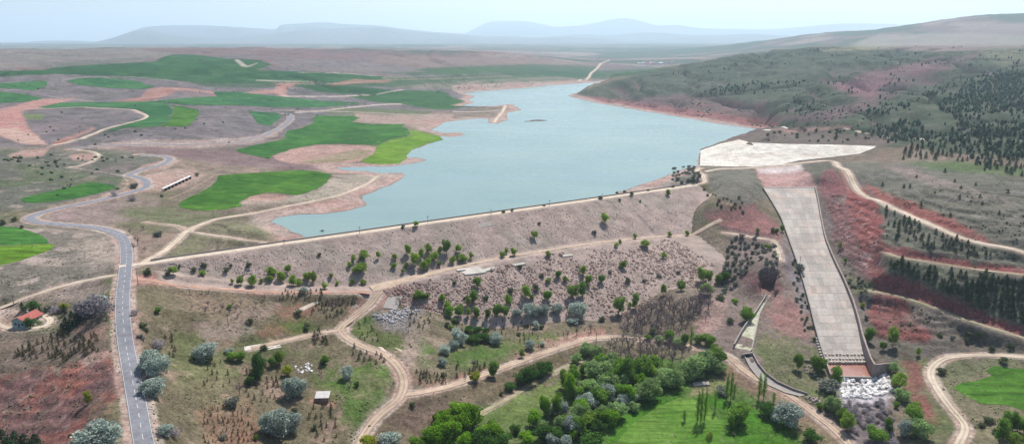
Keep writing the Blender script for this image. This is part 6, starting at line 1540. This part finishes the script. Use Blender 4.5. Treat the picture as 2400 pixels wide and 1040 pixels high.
# gully and river bed bushes
stand([(1716,545),(1770,560),(1815,575),(1830,620),(1800,630),(1765,620),(1740,650),(1700,700),(1680,715),(1695,640)], 74, 6, 'greyshrub', 6, 11, 1.2, 'grey green bush in the gully beside the dam', 'gully bushes')
stand([(1985,945),(2065,935),(2095,975),(2100,1045),(2000,1045)], 60, 7, 'purple', 7, 15, 1.3, 'dry brown bush in the river bed below the boulders', 'river bed bushes')
stand([(1850,600),(1870,610),(1900,740),(1915,800),(1890,800),(1865,700)], 26, 6, 'shrub', 5, 10, 1.1, 'small dark bush along the left edge of the chute', 'bushes along the chute')
stand([(1970,640),(2040,660),(2060,690),(2040,700),(1990,670)], 16, 6, 'greyshrub', 5, 9, 1.2, 'grey bush on the strip right of the chute', 'bushes right of the chute')
stand([(1580,395),(1632,392),(1640,420),(1600,432),(1575,425)], 26, 5, 'greyshrub', 5, 9, 1.3, 'grey green bush on the bank at the dam end', 'bushes at the dam end')
stand([(1640,440),(1700,455),(1760,470),(1740,500),(1680,490)], 18, 6, 'shrub', 4, 7, 1.2, 'tiny dark bush on the slope at the right dam end', 'tiny bushes at the right dam end')
# pines of the right bank
stand([(2068,608),(2110,618),(2200,642),(2400,662),(2410,765),(2330,738),(2230,692),(2130,645),(2078,628)], 88, 10, 'pine', 13, 25, .6, 'dark pine in the belt between the two red scarps', 'pines between the red scarps')
stand([(2068,490),(2110,508),(2200,552),(2330,592),(2330,608),(2200,592),(2090,562),(2072,530)], 46, 9, 'pine', 9, 18, .62, 'dark pine on the slope below the right bank road', 'pines below the right bank road')
stand([(2120,350),(2250,325),(2400,300),(2410,420),(2330,402),(2230,375),(2110,378)], 105, 9, 'pine', 10, 18, .58, 'dark pine on the grassy hillside above the right bank road', 'pines above the right bank road')
stand([(2000,420),(2060,450),(2400,570),(2400,440),(2200,400),(2050,388)], 17, 12, 'pine', 6, 12, .7, 'lone small pine on the bare slope above the road cut', 'lone pines above the road cut')
stand([(1780,308),(2000,305),(2100,325),(2040,335),(1800,333)], 32, 7, 'shrub', 4, 8, 1.1, 'dark bush on the red knoll behind the white lining', 'bushes on the red knoll')

# ------------------------------------------------------------------ far wood and scrub that reads as one mass
def mass(name, X, Y, S, A, mat, label, conic=True):
    n = len(X); k = 6
    an = np.linspace(0, 2 * math.pi, k, endpoint=False)[None, :] + RNG.uniform(0, 1, (n, 1))
    Z = H(X, Y)
    def ring(z, r): 
        rr = r * RNG.uniform(.7, 1.3, (n, k)) * S[:, None]
        return np.stack([X[:, None] + np.cos(an) * rr, Y[:, None] + np.sin(an) * rr, Z[:, None] + z * S[:, None] * A + RNG.uniform(-.05, .05, (n, k)) * S[:, None]], -1)
    r0 = ring(.02, .20 if conic else .42); r1 = ring(.34, .31 if conic else .56); r2 = ring(.68, .19 if conic else .44)
    tip = np.stack([X + RNG.normal(0, .05, n) * S, Y + RNG.normal(0, .05, n) * S, Z + S * A], -1)[:, None]
    V = np.concatenate([r0, r1, r2, tip], 1); nv = V.shape[1]
    T = []
    for lv in (0, 1):
        for i in range(k):
            a_, b_ = lv * k + i, lv * k + (i + 1) % k; T += [(a_, b_, b_ + k), (a_, b_ + k, a_ + k)]
    for i in range(k): T.append((2 * k + i, 2 * k + (i + 1) % k, 3 * k))
    Fq = (np.array(T)[None] + (np.arange(n) * nv)[:, None, None]).reshape(-1, 3)
    me = mesh_np(name, V.reshape(-1, 3), Fq, mat)
    ca = me.color_attributes.new('Tint', 'FLOAT_COLOR', 'POINT')
    t = np.repeat(RNG.uniform(.1, .9, n), nv); ca.data.foreach_set('color', np.stack([t, t, t, np.ones_like(t)], 1).astype(np.float32).ravel())
    o = ob(name, me); tag(o, label, kind='stuff')
    return o
def scatter(poly, tries, dens, thr=0.0, seed=0, sc=60.0):
    P = np.array(poly, float)
    px = RNG.uniform(P[:, 0].min(), P[:, 0].max(), tries); py = RNG.uniform(P[:, 1].min(), P[:, 1].max(), tries)
    k = poly_sd(px, py, P) > 0; px, py = px[k], py[k]
    W = np.array([pick(a_, b_) for a_, b_ in zip(px, py)])
    nz = fbm(W[:, 0] / sc, W[:, 1] / sc, 3, seed)
    k = RNG.uniform(0, 1, len(W)) < np.clip(dens + (nz - thr) * 2.2, 0, 1)
    return W[k]
BELT = [(1990,292),(2060,285),(2140,262),(2210,232),(2290,190),(2330,165),(2410,150),(2410,262),(2330,288),(2260,310),(2160,325),(2070,312)]
W1 = scatter(BELT, 2600, .55, -.05, 201)
W2 = scatter([(2190,250),(2300,170),(2410,150),(2410,240),(2330,270),(2250,285)], 1300, .9, -.1, 202)
W3 = scatter([(1640,170),(1900,115),(2000,112),(2100,110),(2250,108),(2290,120),(2180,150),(2080,170),(1960,200),(1800,190),(1700,220),(1560,200)], 1500, .15, .12, 203, 90)
W4 = scatter([(2100,150),(2300,118),(2410,112),(2410,150),(2290,185),(2180,235),(2080,270),(1990,285),(2040,240)], 1500, .25, .05, 204, 80)
W6 = scatter([(2010,300),(2100,290),(2250,270),(2410,235),(2410,335),(2250,347),(2150,347),(2080,335)], 1100, .55, -.05, 206, 45)
W7 = scatter([(1560,176),(1650,158),(1800,128),(1920,114),(1930,120),(1800,140),(1680,172),(1600,186)], 700, .6, -.05, 207, 80)
W8 = scatter([(1640,215),(1760,190),(1900,190),(1890,215),(1760,222),(1680,228)], 600, .4, 0, 208, 60)
W9 = scatter([(2230,330),(2410,300),(2410,420),(2300,400)], 330, .45, 0, 209, 40)
W5 = scatter([(1820,240),(1980,195),(2050,240),(1990,280),(1860,290)], 500, .2, .1, 205, 50)
Wp = np.concatenate([W1, W2, W3, W4, W5, W6, W7, W8, W9])
mass('pine_forest', Wp[:, 0], Wp[:, 1], np.clip(RNG.gamma(2.2, 1.15, len(Wp)) + 1.5, 1.5, 7.5), 1.05, M['far_pine'], 'dark pine wood spread over the far right hillside')
U1 = scatter([(1380,215),(1600,160),(1900,118),(2300,112),(2400,120),(2100,280),(1900,300),(1780,298),(1600,268),(1420,238)], 3000, .3, .0, 211, 70)
U2 = scatter([(0,360),(330,370),(300,440),(0,500)], 300, .2, .1, 212, 40)
U3 = scatter([(150,200),(800,200),(900,260),(600,340),(0,340)], 350, .15, .15, 213, 60)
U4 = scatter([(900,185),(1300,175),(1280,200),(1100,210),(900,205)], 260, .3, 0, 214, 60)
U5 = scatter([(2050,390),(2400,430),(2400,580),(2100,480)], 320, .3, 0, 215, 30)
U6 = scatter([(1930,440),(2060,480),(2400,600),(2400,830),(2100,800),(1960,580)], 900, .35, 0, 216, 25)
Us = np.concatenate([U1, U2, U3, U4])
mass('scrub', Us[:, 0], Us[:, 1], RNG.uniform(1.2, 3.2, len(Us)), .8, M['far_scrub'], 'low dark scrub dotted over the far slopes', False)
Us = np.concatenate([U5, U6])
mass('scrub', Us[:, 0], Us[:, 1], RNG.uniform(.4, 1.3, len(Us)), .75, M['shrub'], 'low scrub on the slopes of the right bank', False)
# grass tussocks and small stones of the near ground
NEARP = [(0,660),(280,655),(310,670),(860,695),(800,765),(1000,700),(1060,750),(1450,775),(1250,835),(1700,835),(1900,960),(2000,1040),(0,1040)]
T1 = scatter([(300,670),(860,695),(800,765),(940,870),(850,1040),(350,1040)], 5200, .5, 0, 221, 9)
T2 = scatter([(840,745),(1000,700),(1060,752),(1460,775),(1100,880),(960,895)], 3200, .5, 0, 222, 9)
T3 = scatter([(0,700),(280,660),(285,1040),(0,1040)], 2600, .45, 0, 223, 9)
T4 = scatter([(860,1040),(960,935),(1380,810),(1350,850),(1050,1000)], 2200, .5, 0, 224, 9)
T5 = scatter([(1780,800),(1860,790),(1990,950),(1960,1000),(1780,900)], 1000, .5, 0, 225, 9)
T6 = scatter([(2110,850),(2180,900),(2250,990),(2400,1040),(2400,840),(2200,835)], 1500, .45, 0, 226, 9)
T7 = scatter([(0,540),(280,560),(280,640),(0,690)], 1600, .4, 0, 227, 12)
T8 = scatter([(1400,900),(1700,850),(1950,1040),(1350,1040)], 2200, .45, 0, 228, 9)
M['tuft'] = leaf_mat('grass_tussocks', (.10,.125,.045), (.26,.235,.13), .2)
Tt = np.concatenate([T1, T2, T3, T4, T5, T6, T7, T8])
mass('grass_tussocks', Tt[:, 0], Tt[:, 1], RNG.gamma(3, .09, len(Tt)) + .14, .55, M['tuft'], 'grass tussocks and herbs of the near slopes', False)

# ------------------------------------------------------------------ haze
HAZE_DENSITY = 0.000070
hb = MB(); hb.box(-27000, 27000, -400, 37000, -60, 1150)
hz = hb.build('haze', None); tag(hz, 'thin pale blue haze over the valley', kind='stuff')
hm = bpy.data.materials.new('haze'); hm.use_nodes = True; hnt = hm.node_tree; hnt.nodes.clear()
ho = hnt.nodes.new('ShaderNodeOutputMaterial'); pv = hnt.nodes.new('ShaderNodeVolumePrincipled')
pv.inputs['Color'].default_value = (.70, .87, 1.0, 1); pv.inputs['Density'].default_value = HAZE_DENSITY; pv.inputs['Anisotropy'].default_value = .35
hnt.links.new(pv.outputs[0], ho.inputs['Volume'])
hz.data.materials.append(hm)
